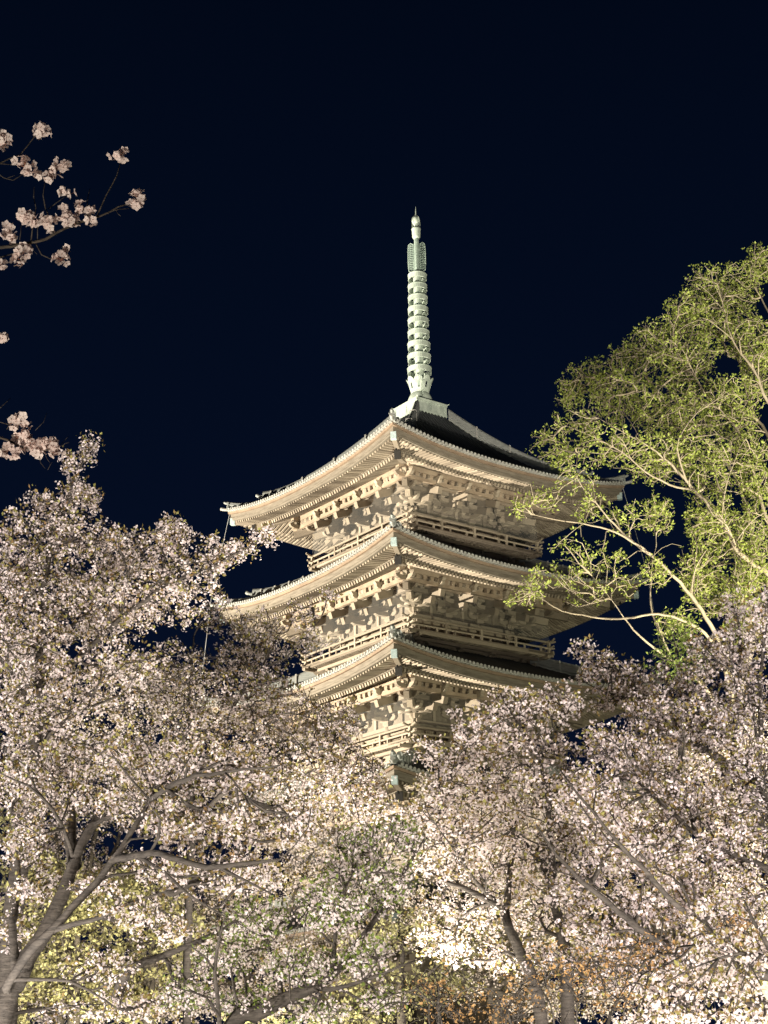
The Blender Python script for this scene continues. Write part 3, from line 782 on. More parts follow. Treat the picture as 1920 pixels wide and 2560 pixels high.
# tall cherry at the left edge
D = 15.
plant('cherry_tree', 'tall cherry tree at the left edge, its straight trunk ending in a spire of blossom', 'cherry tree', CH, gnd(20, D),
  [(path([(20, None), (25, 2380), (45, 2200), (60, 2050), (85, 1900), (95, 1750), (100, 1600), (110, 1450), (140, 1320), (170, 1230), (200, 1170), (222, 1120)], D), [.12, .10, .09, .08, .075, .06, .048, .036, .024, .018, .012, .006]),
   (path([(104, 1725, 15), (182, 1657, 15), (304, 1544, 14.9), (417, 1466, 14.8), (521, 1423, 14.6), (599, 1379, 14.5), (650, 1350, 14.4), (685, 1335, 14.4)]), [.036, .032, .026, .022, .018, .012, .008, .004]),
   (path([(88, 1800, 15), (60, 1740, 14.8), (30, 1680, 14.7), (0, 1644, 14.6), (-60, 1560, 14.5)]), [.03, .022, .012]),
   (path([(100, 1560, 15), (60, 1480, 15.2), (20, 1400, 15.3), (0, 1340, 15.4)]), [.025, .015, .008]),
   (path([(96, 1690, 15), (150, 1600, 15.5), (230, 1510, 15.8), (290, 1420, 16)]), [.025, .015, .008]),
   (path([(80, 1880, 15), (180, 1790, 14.7), (300, 1740, 14.3)]), [.03, .018, .008])],
  [(222, 1125, D, 26, 40, .35, 14), (175, 1155, D, 26, 22, .3, 9), (190, 1230, D, 45, 40, .4, 20), (100, 1258, D, 50, 18, .3, 12), (225, 1260, D, 28, 50, .3, 12),
   (150, 1330, D, 90, 45, .6, 34), (30, 1330, 15.2, 40, 45, .6, 18), (25, 1450, 15.2, 80, 90, .8, 46), (160, 1440, 15.3, 120, 80, .9, 62), (300, 1395, 15.4, 80, 55, .9, 42), (265, 1345, 15.3, 40, 25, .5, 10),
   (425, 1365, 15, 70, 50, .7, 34), (435, 1320, 15, 38, 22, .4, 12), (535, 1400, 14.8, 50, 40, .6, 18), (600, 1372, 14.5, 40, 20, .3, 10), (665, 1340, 14.4, 36, 16, .25, 12),
   (430, 1480, 14.9, 130, 60, .9, 50), (250, 1540, 15.2, 150, 70, 1, 62), (60, 1600, 15, 100, 110, 1, 70), (90, 1780, 14.8, 130, 120, 1, 75), (250, 1690, 15, 140, 70, 1, 55)],
  flower='blossom', leaf='bronze', pl_=.20, dens=2.2)
# cherry in the middle left, in front of the pagoda's left eaves
D = 17.
plant('cherry_tree', 'slender-stemmed cherry tree with bronze young leaves, hiding the lower left eaves of the pagoda', 'cherry tree', CH, gnd(480, D),
  [(path([(480, None), (470, 2400), (475, 2200), (480, 2000), (476, 1860), (474, 1718), (485, 1590)], D), [.05, .045, .042, .036, .026, .017, .008]),
   (path([(476, 1990, 17), (540, 1850, 16.8), (629, 1696, 16.6), (720, 1640, 16.5), (800, 1550, 16.4)]), [.035, .025, .018, .010, .004]),
   (path([(476, 2060, 17), (600, 1950, 16.4), (720, 1880, 16.2), (860, 1850, 16)]), [.035, .022, .012, .005]),
   (path([(474, 1900, 17), (560, 1760, 17.3), (620, 1600, 17.5), (640, 1560, 17.5)]), [.03, .02, .012, .005])],
  [(545, 1540, 17.2, 50, 30, .6, 12), (650, 1570, 17.2, 80, 30, .7, 22), (750, 1530, 16.8, 50, 20, .5, 9), (820, 1490, 16.5, 34, 10, .3, 4), (630, 1630, 17, 120, 50, .9, 36), (770, 1610, 16.8, 50, 30, .7, 10),
   (560, 1740, 17, 150, 70, 1, 48), (690, 1720, 16.7, 70, 40, .7, 14), (400, 1690, 17, 120, 80, 1, 45), (720, 1800, 16.5, 120, 70, .9, 55), (840, 1850, 16, 70, 80, .8, 40), (600, 1880, 16.5, 170, 90, 1, 75),
   (800, 1960, 16, 130, 90, .9, 62), (910, 1960, 16, 60, 80, .7, 36), (940, 2040, 16, 60, 60, .7, 24), (640, 1780, 16.6, 90, 60, .7, 30), (420, 1850, 17, 150, 80, 1, 50), (880, 1790, 16, 40, 40, .5, 8)],
  flower='blossom', leaf='bronze', pl_=.36, dens=2.1, per=(3, 7))
# leaning big cherry, bottom left
D = 10.5; DS = 1.3
plant('cherry_tree', 'leaning cherry tree with a thick forked grey trunk at the lower left', 'cherry tree', CH, gnd(-90, D),
  [(path([(-90, None), (5, 2560), (45, 2450), (98, 2350), (160, 2225), (187, 2150), (220, 2080), (265, 2005), (300, 1930)], D), [.075, .066, .061, .054, .044, .038, .032, .023, .011]),
   (path([(15, 2470, 10.4), (50, 2410, 10.2), (110, 2345, 10.0), (200, 2250, 9.9), (290, 2145, 9.8), (340, 2060, 9.8), (380, 1990, 9.8), (425, 1930, 9.8)]), [.028, .028, .026, .024, .021, .017, .013, .008]),
   (path([(375, 2000, 9.8), (450, 1950, 9.3), (560, 1930, 9.0), (700, 1915, 8.9)]), [.02, .016, .010, .005]),
   (path([(290, 2148, 9.8), (370, 2132, 9.3), (450, 2150, 9.0), (530, 2165, 8.8), (620, 2160, 8.7), (700, 2148, 8.7)]), [.024, .02, .018, .016, .012, .006]),
   (path([(535, 2165, 8.8), (600, 2195, 8.7), (680, 2235, 8.7)]), [.012, .008, .004]),
   (path([(130, 2325, 10.0), (230, 2300, 9.7), (320, 2262, 9.5), (410, 2230, 9.4)]), [.02, .016, .010, .005]),
   (path([(300, 2140, 9.8), (380, 2160, 9.4), (470, 2235, 9.1), (560, 2290, 9.0)]), [.016, .012, .008, .004]),
   (path([(185, 2160, 10.5), (178, 2060, 10.7), (175, 1960, 10.9), (180, 1860, 11)]), [.05, .035, .025, .012]),
   (path([(232, 2060, 10.5), (290, 2040, 10.3), (370, 2020, 10.2)]), [.018, .012, .005]),
   (path([(40, 2430, 10.5), (30, 2330, 10.6), (40, 2240, 10.7), (45, 2100, 10.8), (20, 1990, 10.9)]), [.03, .028, .025, .02, .010])],
  [(60, 1960, 10.8, 90, 80, .8, 40), (190, 1900, 10.8, 110, 70, .8, 42), (320, 1900, 10.2, 110, 60, .7, 38), (460, 1930, 9.8, 110, 60, .7, 40), (600, 1930, 9.6, 110, 60, .6, 40),
   (60, 2100, 10.7, 70, 70, .7, 26), (330, 2010, 10.2, 120, 50, .7, 28), (460, 2060, 9.7, 130, 70, .7, 46), (620, 2060, 9.4, 130, 70, .7, 50), (740, 2060, 9.3, 80, 70, .6, 32),
   (480, 2190, 9.6, 130, 60, .6, 26), (620, 2190, 9.3, 110, 60, .6, 30), (380, 2180, 9.7, 80, 40, .4, 8), (170, 2010, 10.7, 80, 60, .6, 20), (60, 2230, 10.7, 50, 40, .4, 10), (340, 2280, 9.6, 120, 50, .4, 18), (120, 2210, 10.9, 60, 70, .4, 10), (260, 2420, 10.2, 110, 60, .4, 12), (330, 2520, 10.4, 150, 40, .4, 16), (140, 2520, 10.8, 90, 40, .4, 10), (40, 2320, 10.9, 60, 60, .4, 10), (240, 2220, 10.4, 80, 40, .4, 10), (420, 2330, 9.8, 90, 40, .4, 10)],
  flower='blossom', leaf='bronze', pl_=.22, dens=2.5, per=(3, 6), fl_size=.0165)
DS = 1.
# low cherry across the bottom, left of the middle
D = 9.; DS = 1.42
plant('cherry_tree', 'low cherry tree at bottom centre, green leaves among its blossom, dark bough rising right', 'cherry tree', CH, gnd(430, D),
  [(path([(430, None), (560, 2600), (640, 2535), (700, 2500), (800, 2460), (860, 2400), (905, 2345), (960, 2260), (1010, 2180), (1060, 2100)], D), [.06, .05, .044, .038, .03, .022, .018, .014, .01, .005]),
   (path([(700, 2500, 9), (690, 2420, 9.1), (660, 2330, 9.2), (640, 2260, 9.2)]), [.018, .013, .009, .004]),
   (path([(830, 2440, 9), (840, 2350, 8.9), (850, 2260, 8.8), (880, 2190, 8.8)]), [.016, .012, .008, .004]),
   (path([(760, 2475, 9), (860, 2470, 8.8), (960, 2430, 8.7), (1040, 2400, 8.7)]), [.016, .012, .007, .004]),
   (path([(290, 2500, 9.6), (330, 2420, 9.5), (430, 2380, 9.4), (575, 2318, 9.3)]), [.035, .026, .02, .008])],
  [(640, 2310, 9.2, 120, 80, .6, 46), (830, 2270, 8.9, 130, 90, .6, 58), (960, 2210, 8.9, 90, 90, .6, 38), (760, 2420, 9, 140, 60, .5, 44), (800, 2530, 9.2, 110, 40, .4, 18), (960, 2500, 9, 80, 40, .4, 10), (560, 2400, 9.3, 110, 60, .5, 30), (920, 2390, 8.8, 90, 60, .5, 26),
   (1010, 2090, 9, 60, 60, .5, 22), (900, 2110, 9, 90, 60, .6, 32), (620, 2510, 9.2, 120, 50, .5, 24), (470, 2490, 9.4, 110, 50, .4, 20), (860, 2180, 9, 90, 50, .5, 18)],
  flower='blossom', leaf='leafgreen', pl_=.62, nl=3, dens=2.7, per=(3, 6), fl_size=.0165, lf_size=.04)
DS = 1.
# cherry right of the middle
D = 14.
plant('cherry_tree', 'cherry tree with two dark leaning stems, loose bright sprays right of centre', 'cherry tree', CH, gnd(1420, D),
  [(path([(1420, None), (1412, 2400), (1400, 2320), (1388, 2250), (1368, 2190), (1330, 2130), (1270, 2060), (1215, 1985), (1180, 1920)], D), [.07, .055, .048, .041, .033, .025, .018, .012, .005]),
   (path([(1420, None), (1340, 2480), (1310, 2410), (1280, 2335), (1255, 2275), (1190, 2235), (1090, 2195), (1050, 2160)], D), [.065, .055, .05, .044, .036, .026, .017, .007]),
   (path([(1262, 2290, 14), (1272, 2220, 14.1), (1282, 2130, 14.2), (1290, 2050, 14.2)]), [.035, .028, .018, .008]),
   (path([(1385, 2240, 14), (1375, 2120, 13.8), (1368, 2010, 13.6), (1352, 1910, 13.5), (1310, 1830, 13.4), (1262, 1760, 13.3), (1244, 1712, 13.3)]), [.04, .03, .022, .016, .011, .007, .004]),
   (path([(1350, 1905, 13.5), (1390, 1830, 13.5), (1430, 1760, 13.5)]), [.012, .008, .004]),
   (path([(1240, 2255, 14), (1170, 2180, 13.8), (1130, 2080, 13.7), (1100, 1990, 13.6)]), [.025, .016, .010, .005])],
  [(1262, 1765, 13.3, 34, 50, .4, 14), (1320, 1770, 13.4, 50, 40, .5, 18), (1400, 1760, 13.6, 55, 40, .5, 20), (1235, 1850, 13.4, 80, 50, .6, 30), (1345, 1850, 13.5, 80, 60, .6, 34), (1130, 1900, 13.6, 70, 40, .5, 22),
   (1060, 1870, 13.6, 40, 20, .3, 5), (1150, 1820, 13.5, 22, 45, .3, 5), (1130, 1775, 13.5, 8, 14, .1, 2), (1200, 1800, 13.4, 30, 30, .3, 5), (1140, 1960, 13.7, 100, 45, .7, 40), (1280, 1970, 13.7, 110, 70, .8, 52), (1410, 1950, 13.8, 70, 80, .8, 34), (1090, 2040, 13.7, 80, 50, .7, 30),
   (1210, 2080, 13.9, 120, 70, .8, 50), (1350, 2090, 14, 110, 70, .8, 46), (1140, 2150, 14, 110, 60, .8, 36), (1290, 2190, 14.3, 120, 60, .8, 36), (1440, 2120, 14, 60, 70, .7, 22), (1180, 2280, 14.4, 120, 50, .7, 26), (1350, 2280, 14.5, 100, 60, .7, 26), (1110, 2370, 14.5, 90, 50, .6, 20), (1270, 2390, 14.5, 100, 40, .6, 18)],
  flower='blossom', leaf='bronze', pl_=.07, dens=1.7, per=(4, 7), spread=.042)
# wide cherry on the right
D = 12.; DS = 1.12
plant('cherry_tree', 'broad cherry tree with long slanting dark boughs and shade-toned pink blossom at the lower right', 'cherry tree', CH, gnd(2150, D),
  [(path([(2150, None), (2060, 2500), (1920, 2440), (1760, 2400), (1640, 2350, 11.5), (1530, 2265, 11.), (1440, 2190, 10.8), (1385, 2130, 10.8), (1340, 2060, 10.8)], D), [.08, .065, .045, .033, .026, .02, .015, .010, .005]),
   (path([(1900, 2435, 12), (1800, 2340, 11.6), (1700, 2270, 10.9), (1600, 2165, 10.6), (1520, 2080, 10.5), (1450, 1990, 10.5), (1400, 1925, 10.6)]), [.028, .024, .02, .016, .012, .009, .004]),
   (path([(2150, None), (2080, 2350), (1990, 2230), (1900, 2165), (1760, 2100), (1650, 2005), (1565, 1925), (1500, 1870)], 11.8), [.07, .055, .04, .028, .02, .014, .009, .005]),
   (path([(1990, 2230, 11.8), (1930, 2050, 12), (1860, 1900, 12.2), (1760, 1800, 12.3), (1680, 1740, 12.4)]), [.035, .025, .017, .010, .005]),
   (path([(1750, 2098, 11.8), (1700, 1990, 11.9), (1640, 1880, 12), (1600, 1810, 12)]), [.018, .013, .008, .004])],
  [(1480, 1990, 11.4, 100, 80, .7, 46), (1600, 1900, 11.9, 110, 80, .7, 52), (1700, 1990, 12, 120, 90, .8, 62), (1560, 2110, 11.5, 120, 80, .7, 55), (1700, 2160, 11.7, 120, 80, .7, 55), (1850, 2080, 12, 90, 110, .8, 52),
   (1860, 1910, 12.2, 90, 90, .8, 46), (1750, 1820, 12.3, 110, 60, .8, 44), (1630, 1780, 12.2, 80, 40, .6, 24), (1500, 1860, 11.8, 60, 50, .6, 20), (1600, 2260, 11.6, 120, 60, .6, 42), (1760, 2290, 11.6, 110, 70, .6, 46), (1880, 2260, 12, 60, 90, .7, 28), (1440, 2220, 11.8, 70, 60, .6, 22), (1540, 2350, 11.8, 90, 50, .6, 24), (1660, 2400, 11.8, 110, 50, .6, 28), (1830, 2380, 11.9, 110, 60, .6, 30), (1450, 2320, 11.9, 60, 40, .5, 12), (1560, 2450, 12.1, 100, 40, .5, 20), (1400, 2400, 12.3, 90, 40, .5, 14)],
  flower='blossom_shaded', leaf='bronze', pl_=.07, dens=2.3, per=(3, 7), fl_size=.0165)
DS = 1.
# cherry behind it, against the sky
D = 14.5
plant('cherry_tree', 'cherry tree under the bright green tree, airy blossom tips against the dark sky', 'cherry tree', CH, gnd(1990, D),
  [(path([(1990, None), (1970, 2300), (1930, 2120), (1880, 2000), (1800, 1900), (1700, 1840), (1640, 1780), (1560, 1700), (1490, 1640), (1445, 1620)], D), [.11, .09, .07, .055, .04, .028, .022, .016, .010, .004]),
   (path([(1830, 1930, 14.5), (1840, 1800, 14.6), (1850, 1680, 14.7), (1850, 1580, 14.8), (1835, 1520, 14.8)]), [.035, .025, .016, .010, .004]),
   (path([(1890, 2010, 14.5), (1900, 1850, 14.3), (1900, 1700, 14.2), (1915, 1560, 14.2), (1920, 1480, 14.2)]), [.035, .025, .016, .010, .004]),
   (path([(1690, 1835, 14.5), (1700, 1740, 14.6), (1720, 1660, 14.6)]), [.018, .012, .005]),
   (path([(1600, 1740, 14.5), (1540, 1740, 14.4), (1470, 1710, 14.4)]), [.014, .009, .004])],
  [(1455, 1625, D, 32, 18, .35, 9), (1510, 1660, D, 50, 26, .4, 16), (1575, 1700, D, 55, 36, .5, 26), (1460, 1690, 14.4, 30, 22, .35, 8), (1530, 1745, 14.4, 70, 32, .5, 26), (1640, 1740, D, 70, 40, .6, 30), (1650, 1690, D, 30, 24, .4, 8),
   (1740, 1700, D, 60, 60, .6, 32), (1770, 1620, 14.6, 50, 40, .5, 16), (1840, 1640, 14.7, 70, 70, .7, 44), (1835, 1530, 14.8, 34, 42, .4, 14), (1800, 1500, 14.8, 14, 18, .2, 4), (1905, 1560, 14.2, 40, 90, .6, 34), (1870, 1760, 14.4, 80, 70, .8, 44), (1770, 1790, D, 90, 60, .8, 40), (1640, 1810, D, 90, 30, .7, 20)],
  flower='blossom', leaf='bronze', pl_=.06, dens=1.7, per=(3, 7))
# bright low cherry beside a lamp
D = 8.6; DS = 1.3
plant('cherry_tree', 'low cherry boughs lit glaring white by a lamp in the bottom right corner', 'cherry tree', CH, gnd(2150, D),
  [(path([(2150, None), (2040, 2560), (1920, 2520), (1800, 2480), (1700, 2470), (1600, 2500)], D), [.06, .05, .032, .022, .014, .005]),
   (path([(1920, 2520, 8.6), (1850, 2420, 8.6), (1780, 2330, 8.7), (1700, 2240, 8.8)]), [.024, .017, .010, .004]),
   (path([(2040, 2560, 8.6), (1960, 2440, 8.5), (1900, 2330, 8.4), (1860, 2250, 8.4)]), [.03, .02, .012, .004])],
  [(1720, 2460, 8.6, 110, 36, .4, 26), (1850, 2470, 8.5, 80, 50, .4, 26), (1800, 2370, 8.6, 70, 40, .4, 16), (1880, 2380, 8.5, 50, 60, .4, 14), (1640, 2500, 8.6, 50, 26, .3, 8), (1860, 2550, 8.5, 80, 30, .4, 14), (1700, 2540, 8.6, 100, 30, .4, 18), (1600, 2560, 8.6, 70, 24, .3, 8), (1745, 2290, 8.7, 36, 30, .3, 6)],
  flower='blossom', leaf='bronze', pl_=.05, dens=2.4, per=(3, 6), fl_size=.0165)
DS = 1.
# rows of cherries farther back fill the gaps between the near ones
for (px, d, lab, bl, fl, lf, pl) in (
  (140, 23., 'pale cherry tree seen through the gaps behind the tall left-edge cherry', [(60, 1700, 23, 120, 120, 1.2, 60), (200, 1850, 23, 150, 100, 1.2, 70), (340, 1980, 23, 130, 100, 1.2, 60), (60, 1950, 23, 120, 120, 1.2, 60), (150, 2120, 23, 140, 90, 1.2, 50), (320, 2200, 23, 110, 80, 1.2, 40), (60, 2280, 23, 90, 110, 1.2, 40), (40, 2480, 23, 80, 80, 1.2, 30), (330, 1720, 23, 120, 80, 1.2, 36), (460, 1740, 23, 120, 80, 1.2, 34)], 'blossom', 'bronze', .3),
  (330, 26., 'pale cherry tree farthest back, showing between the yellow-lit trees and the low bough', [(180, 2230, 26, 130, 90, 1.2, 45), (340, 2280, 26, 140, 90, 1.2, 50), (500, 2330, 26, 120, 90, 1.2, 40), (120, 2420, 26, 130, 90, 1.2, 40), (320, 2440, 26, 150, 80, 1.2, 45), (480, 2500, 26, 130, 60, 1.2, 34), (200, 2540, 26, 150, 40, 1.2, 28)], 'blossom', 'bronze', .4),
  (620, 25., 'pale cherry tree far behind the low one at bottom centre, below the pagoda eaves', [(480, 2050, 25, 130, 100, 1.2, 55), (640, 1990, 25, 150, 100, 1.2, 70), (800, 2080, 25, 130, 100, 1.2, 60), (700, 2200, 25, 170, 100, 1.2, 75), (520, 2230, 25, 140, 90, 1.2, 55), (880, 2200, 25, 110, 90, 1.2, 45), (600, 2380, 25, 180, 80, 1.2, 60), (450, 2380, 25, 130, 80, 1.2, 40), (760, 2420, 25, 150, 90, 1.2, 55), (640, 2510, 25, 160, 50, 1.2, 40), (900, 2360, 25, 100, 70, 1.2, 35), (400, 2500, 25, 130, 50, 1.2, 35)], 'blossom_shaded', 'bronze', .4),
  (1230, 24., 'pale cherry tree far behind the two-stemmed one right of centre', [(1130, 2000, 24, 120, 80, 1.2, 50), (1270, 2030, 24, 130, 100, 1.2, 60), (1120, 2150, 24, 120, 100, 1.2, 50), (1280, 2200, 24, 140, 100, 1.2, 60), (1400, 2080, 24, 90, 100, 1.2, 45), (1200, 2330, 24, 160, 70, 1.2, 45), (1400, 2300, 24, 120, 110, 1.2, 50), (1250, 2450, 24, 160, 60, 1.2, 45), (1060, 2300, 24, 90, 80, 1.2, 30), (1400, 2500, 24, 140, 60, 1.2, 40), (1540, 2480, 24, 110, 70, 1.2, 34)], 'blossom', 'bronze', .1),
  (1700, 20., 'dim cherry tree behind the broad shade-toned pink one on the right', [(1500, 2080, 20, 120, 110, 1.2, 60), (1650, 2050, 20, 130, 130, 1.2, 80), (1800, 2000, 20, 120, 130, 1.2, 80), (1880, 2150, 20, 80, 150, 1.2, 60), (1620, 2230, 20, 140, 100, 1.2, 60), (1780, 2270, 20, 130, 100, 1.2, 60), (1560, 2400, 20, 140, 80, 1.2, 50), (1750, 2420, 20, 150, 80, 1.2, 55), (1880, 2360, 20, 80, 110, 1.2, 40), (1700, 1880, 20, 130, 80, 1.2, 50), (1860, 1850, 20, 80, 80, 1.2, 40)], 'blossom_shaded', 'bronze', .08)):
    ys = [b[1] for b in bl]
    plant('cherry_tree', lab, 'cherry tree', CH, gnd(px, d),
      [(path([(px, None), (px+10, 2500), (px-5, max(ys)), (px+5, sum(ys)/len(ys)), (px, min(ys))], d), [.08, .07, .055, .035, .012])]+
      [(path([(px, max(ys)-20, d), ((px+b[0])/2, (max(ys)-20+b[1])/2+20, d), (b[0], b[1], b[2])]), [.05, .035, .012]) for b in bl[::2]],
      bl, flower=fl, leaf=lf, pl_=pl*.7, dens=1.8, per=(5, 8), fl_size=.022, spread=.06, auto=1, step=.2, lf_size=.06)
# yellow-lit trees at the back left
for (px, d, lab, bl) in (
  (170, 21., 'yellow-lit leafy tree with a forked dark stem, low at the back left', [(120, 2330, 21, 110, 90, .9, 55), (230, 2280, 21, 110, 80, .9, 50), (170, 2440, 21, 140, 60, .9, 45), (60, 2250, 21, 70, 110, .9, 34), (300, 2520, 21, 140, 40, .9, 34), (80, 2480, 21, 90, 90, .9, 40), (40, 2060, 21, 60, 60, .8, 14), (130, 2200, 21, 90, 60, .8, 30)]),
  (360, 22., 'yellow-lit leafy tree between the forked trunk and the low bough, at the back left', [(330, 2300, 22, 110, 90, .9, 55), (430, 2320, 22, 90, 90, .9, 40), (340, 2440, 22, 140, 70, .9, 50), (300, 2210, 22, 90, 50, .8, 24)])):
    plant('leafy_tree', lab, 'tree', 'yellow-lit leafy trees at the back left', gnd(px, d),
      [(path([(px+10, None), (px+15, 2500), (px, 2400), (px-10, 2300), (px-5, 2200)], d), [.09, .08, .065, .05, .02]), (path([(px+12, 2470, d), (px+22, 2380, d), (px+20, 2290, d)]), [.06, .05, .02])],
      bl, leaf='gold', pl_=.8, nl=6, dens=1.5, lf_size=.06, step=.18, flower=None, auto=0)
# small green tree low on the right of the pagoda foot
plant('leafy_tree', 'dark green leafy tree in front of the foot of the pagoda', 'tree', None, gnd(1010, 19.),
  [(path([(1010, None), (1005, 2540), (1000, 2440), (1010, 2340)], 19.), [.07, .06, .045, .015]), (path([(1004, 2520, 19.), (940, 2440, 19), (900, 2380, 18.8)]), [.03, .02, .008]), (path([(1004, 2500, 19.), (1080, 2430, 19), (1140, 2360, 18.8)]), [.03, .02, .008])],
  [(920, 2370, 19, 80, 50, .8, 26), (1020, 2330, 19, 90, 50, .8, 28), (1130, 2350, 19, 90, 60, .8, 34), (980, 2440, 19, 120, 30, .7, 22), (1150, 2440, 19, 80, 50, .7, 26), (880, 2490, 19, 60, 40, .6, 18), (1060, 2500, 19, 90, 40, .7, 22), (800, 2540, 19, 90, 30, .6, 24), (930, 2550, 19, 110, 24, .6, 24), (650, 2550, 19.3, 90, 24, .6, 18)],
  leaf='gold', pl_=.8, nl=4, dens=1.3, lf_size=.055, step=.18, auto=0)
# tall bright green tree on the right
D = 23.
LZ = [
  (path([(1905, None), (1890, 2300), (1870, 2100), (1850, 1950), (1835, 1800), (1880, 1600), (1960, 1460), (2010, 1250), (2040, 1000)], D), [.30, .27, .25, .23, .20, .16, .13, .10, .05]),
  (path([(1950, 1470, 23), (1920, 1435, 22.8), (1847, 1381, 22.4), (1797, 1296, 22.1), (1737, 1226, 21.8), (1678, 1162, 21.5), (1623, 1117, 21.3), (1578, 1092, 21.2), (1499, 1047, 21)]), [.10, .09, .08, .068, .055, .042, .03, .02, .008]),
  (path([(1740, 1228, 21.8), (1678, 1212, 21.4), (1618, 1182, 21.2), (1549, 1127, 21), (1449, 1077, 20.8), (1400, 1060, 20.8)]), [.04, .034, .028, .02, .012, .005]),
  (path([(1845, 1820, 23), (1800, 1620, 22.4), (1772, 1555, 22), (1723, 1485, 21.6), (1658, 1415, 21.2), (1578, 1351, 20.9), (1509, 1281, 20.6), (1449, 1207, 20.4), (1425, 1150, 20.3)]), [.09, .075, .068, .058, .048, .036, .026, .016, .006]),
  (path([(1648, 1400, 21.2), (1549, 1336, 20.6), (1469, 1311, 20.3), (1399, 1301, 20.1), (1330, 1286, 20), (1290, 1270, 20)]), [.036, .03, .024, .018, .010, .005]),
  (path([(1840, 1830, 23), (1820, 1640, 22.2), (1802, 1624, 22), (1737, 1565, 21.4), (1643, 1535, 20.8), (1549, 1547, 20.4), (1464, 1540, 20.1), (1399, 1525, 20), (1340, 1485, 19.9)]), [.06, .056, .052, .046, .038, .032, .025, .015, .006]),
  (path([(1960, 1400, 23), (1920, 1306, 22.9), (1887, 1197, 22.8), (1867, 1127, 22.8), (1837, 1062, 22.7), (1772, 998, 22.6), (1723, 923, 22.6), (1668, 870, 22.5)]), [.08, .065, .058, .05, .042, .03, .018, .006]),
  (path([(2000, 1250, 23), (1920, 1087, 23.4), (1887, 1037, 23.5), (1857, 948, 23.6), (1837, 868, 23.7), (1797, 799, 23.8), (1750, 760, 23.8)]), [.08, .06, .052, .042, .03, .018, .006]),
  (path([(2030, 1100, 23), (1925, 1010, 22.6), (1887, 928, 22.4), (1847, 878, 22.3), (1822, 823, 22.2), (1800, 720, 22.2)]), [.07, .055, .045, .033, .022, .008]),
  (path([(2040, 1000, 23), (1960, 860, 23.2), (1915, 770, 23.3), (1880, 690, 23.4), (1900, 640, 23.4)]), [.06, .045, .03, .015, .006]),
  (path([(1850, 1900, 23), (1790, 1760, 22.4), (1735, 1690, 22), (1668, 1644, 21.6), (1598, 1589, 21.2), (1563, 1550, 21), (1533, 1505, 20.9), (1480, 1440, 20.8)]), [.08, .07, .06, .042, .03, .022, .014, .006]),
  (path([(1680, 1650, 21.7), (1658, 1600, 21.6), (1628, 1520, 21.6), (1630, 1420, 21.6), (1640, 1340, 21.6), (1600, 1250, 21.5)]), [.04, .034, .026, .018, .010, .005]),
  (path([(1940, 1500, 23), (1890, 1380, 23.6), (1860, 1250, 24), (1800, 1130, 24.2), (1720, 1050, 24.3), (1620, 980, 24.3), (1500, 930, 24.2)]), [.08, .06, .05, .038, .028, .018, .006])]
LZ = [(P_, [r*.46 for r in rr]) for P_, rr in LZ]
plant('tall_tree', 'tall bright green tree with pale slanting limbs and sparse young leaves, right of the pagoda', 'tree', None, gnd(1905, D), LZ,
  [(1900, 660, 23.4, 40, 40, .6, 18), (1850, 720, 23.2, 60, 50, .8, 26), (1770, 720, 22.6, 70, 30, .8, 22), (1720, 800, 22.8, 70, 50, .9, 32), (1820, 820, 23, 90, 70, 1, 46), (1640, 860, 22.8, 70, 45, .9, 32), (1570, 900, 23.2, 60, 30, .7, 20), (1700, 920, 22.8, 100, 60, 1, 46),
   (1900, 900, 23, 50, 100, 1, 40), (1480, 950, 24, 80, 35, .8, 26), (1420, 985, 23.8, 40, 28, .6, 10), (1560, 1000, 22.8, 100, 60, 1, 44), (1690, 1040, 22.6, 100, 70, 1, 48), (1820, 1020, 22.8, 80, 80, 1, 46), (1440, 1060, 21.4, 70, 40, .7, 13), (1360, 1110, 21, 40, 26, .5, 5), (1520, 1120, 21.2, 90, 40, .8, 18),
   (1400, 1140, 20.8, 60, 30, .5, 7), (1640, 1150, 21.8, 90, 50, .9, 32), (1760, 1160, 22.2, 80, 80, 1, 44), (1880, 1180, 22.8, 60, 110, 1, 46), (1780, 1320, 22.4, 70, 90, 1, 52), (1880, 1380, 22.8, 60, 110, 1, 60), (1860, 1540, 23.2, 70, 70, 1, 40), (1760, 1480, 22.8, 60, 60, .9, 24), (1740, 1420, 22.2, 50, 60, .8, 18), (1840, 1480, 22.6, 70, 60, .9, 26),
   (1440, 1200, 20.4, 70, 35, .5, 5), (1360, 1240, 20.1, 50, 30, .5, 4), (1310, 1270, 20, 40, 26, .4, 3), (1480, 1270, 20.6, 70, 30, .5, 5), (1560, 1290, 21, 60, 40, .6, 5), (1640, 1290, 21.4, 50, 50, .6, 12), (1420, 1370, 20.5, 50, 30, .5, 3), (1500, 1400, 20.8, 80, 40, .6, 6), (1400, 1440, 20.3, 60, 26, .5, 4),
   (1310, 1490, 20, 50, 30, .4, 5), (1340, 1450, 20, 30, 30, .4, 3), (1460, 1480, 20.4, 60, 30, .5, 4), (1570, 1450, 20.9, 50, 40, .5, 3), (1640, 1430, 21, 40, 40, .5, 7), (1690, 1560, 21.6, 50, 40, .6, 10)],
  wood='palebark', leaf='lime', pl_=.68, nl=4, dens=4.2, lf_size=.052, step=.15, twig=.0045, bf=.22, limit=.03, auto=3, wob=.007)
plant('leafy_shrub', 'small bright green bush glowing under the tall green tree, above the right-hand cherries', 'bush', None, gnd(1715, 18.),
  [(path([(1715, None), (1712, 2200), (1705, 1900), (1700, 1720), (1690, 1620)], 18.), [.07, .06, .045, .03, .01])],
  [(1690, 1590, 18, 60, 40, .6, 18), (1730, 1650, 18, 60, 50, .6, 22), (1660, 1660, 18, 50, 40, .6, 12)], leaf='leafgreen', pl_=.8, nl=4, dens=1.5, lf_size=.05, auto=0)
DS = 1.15
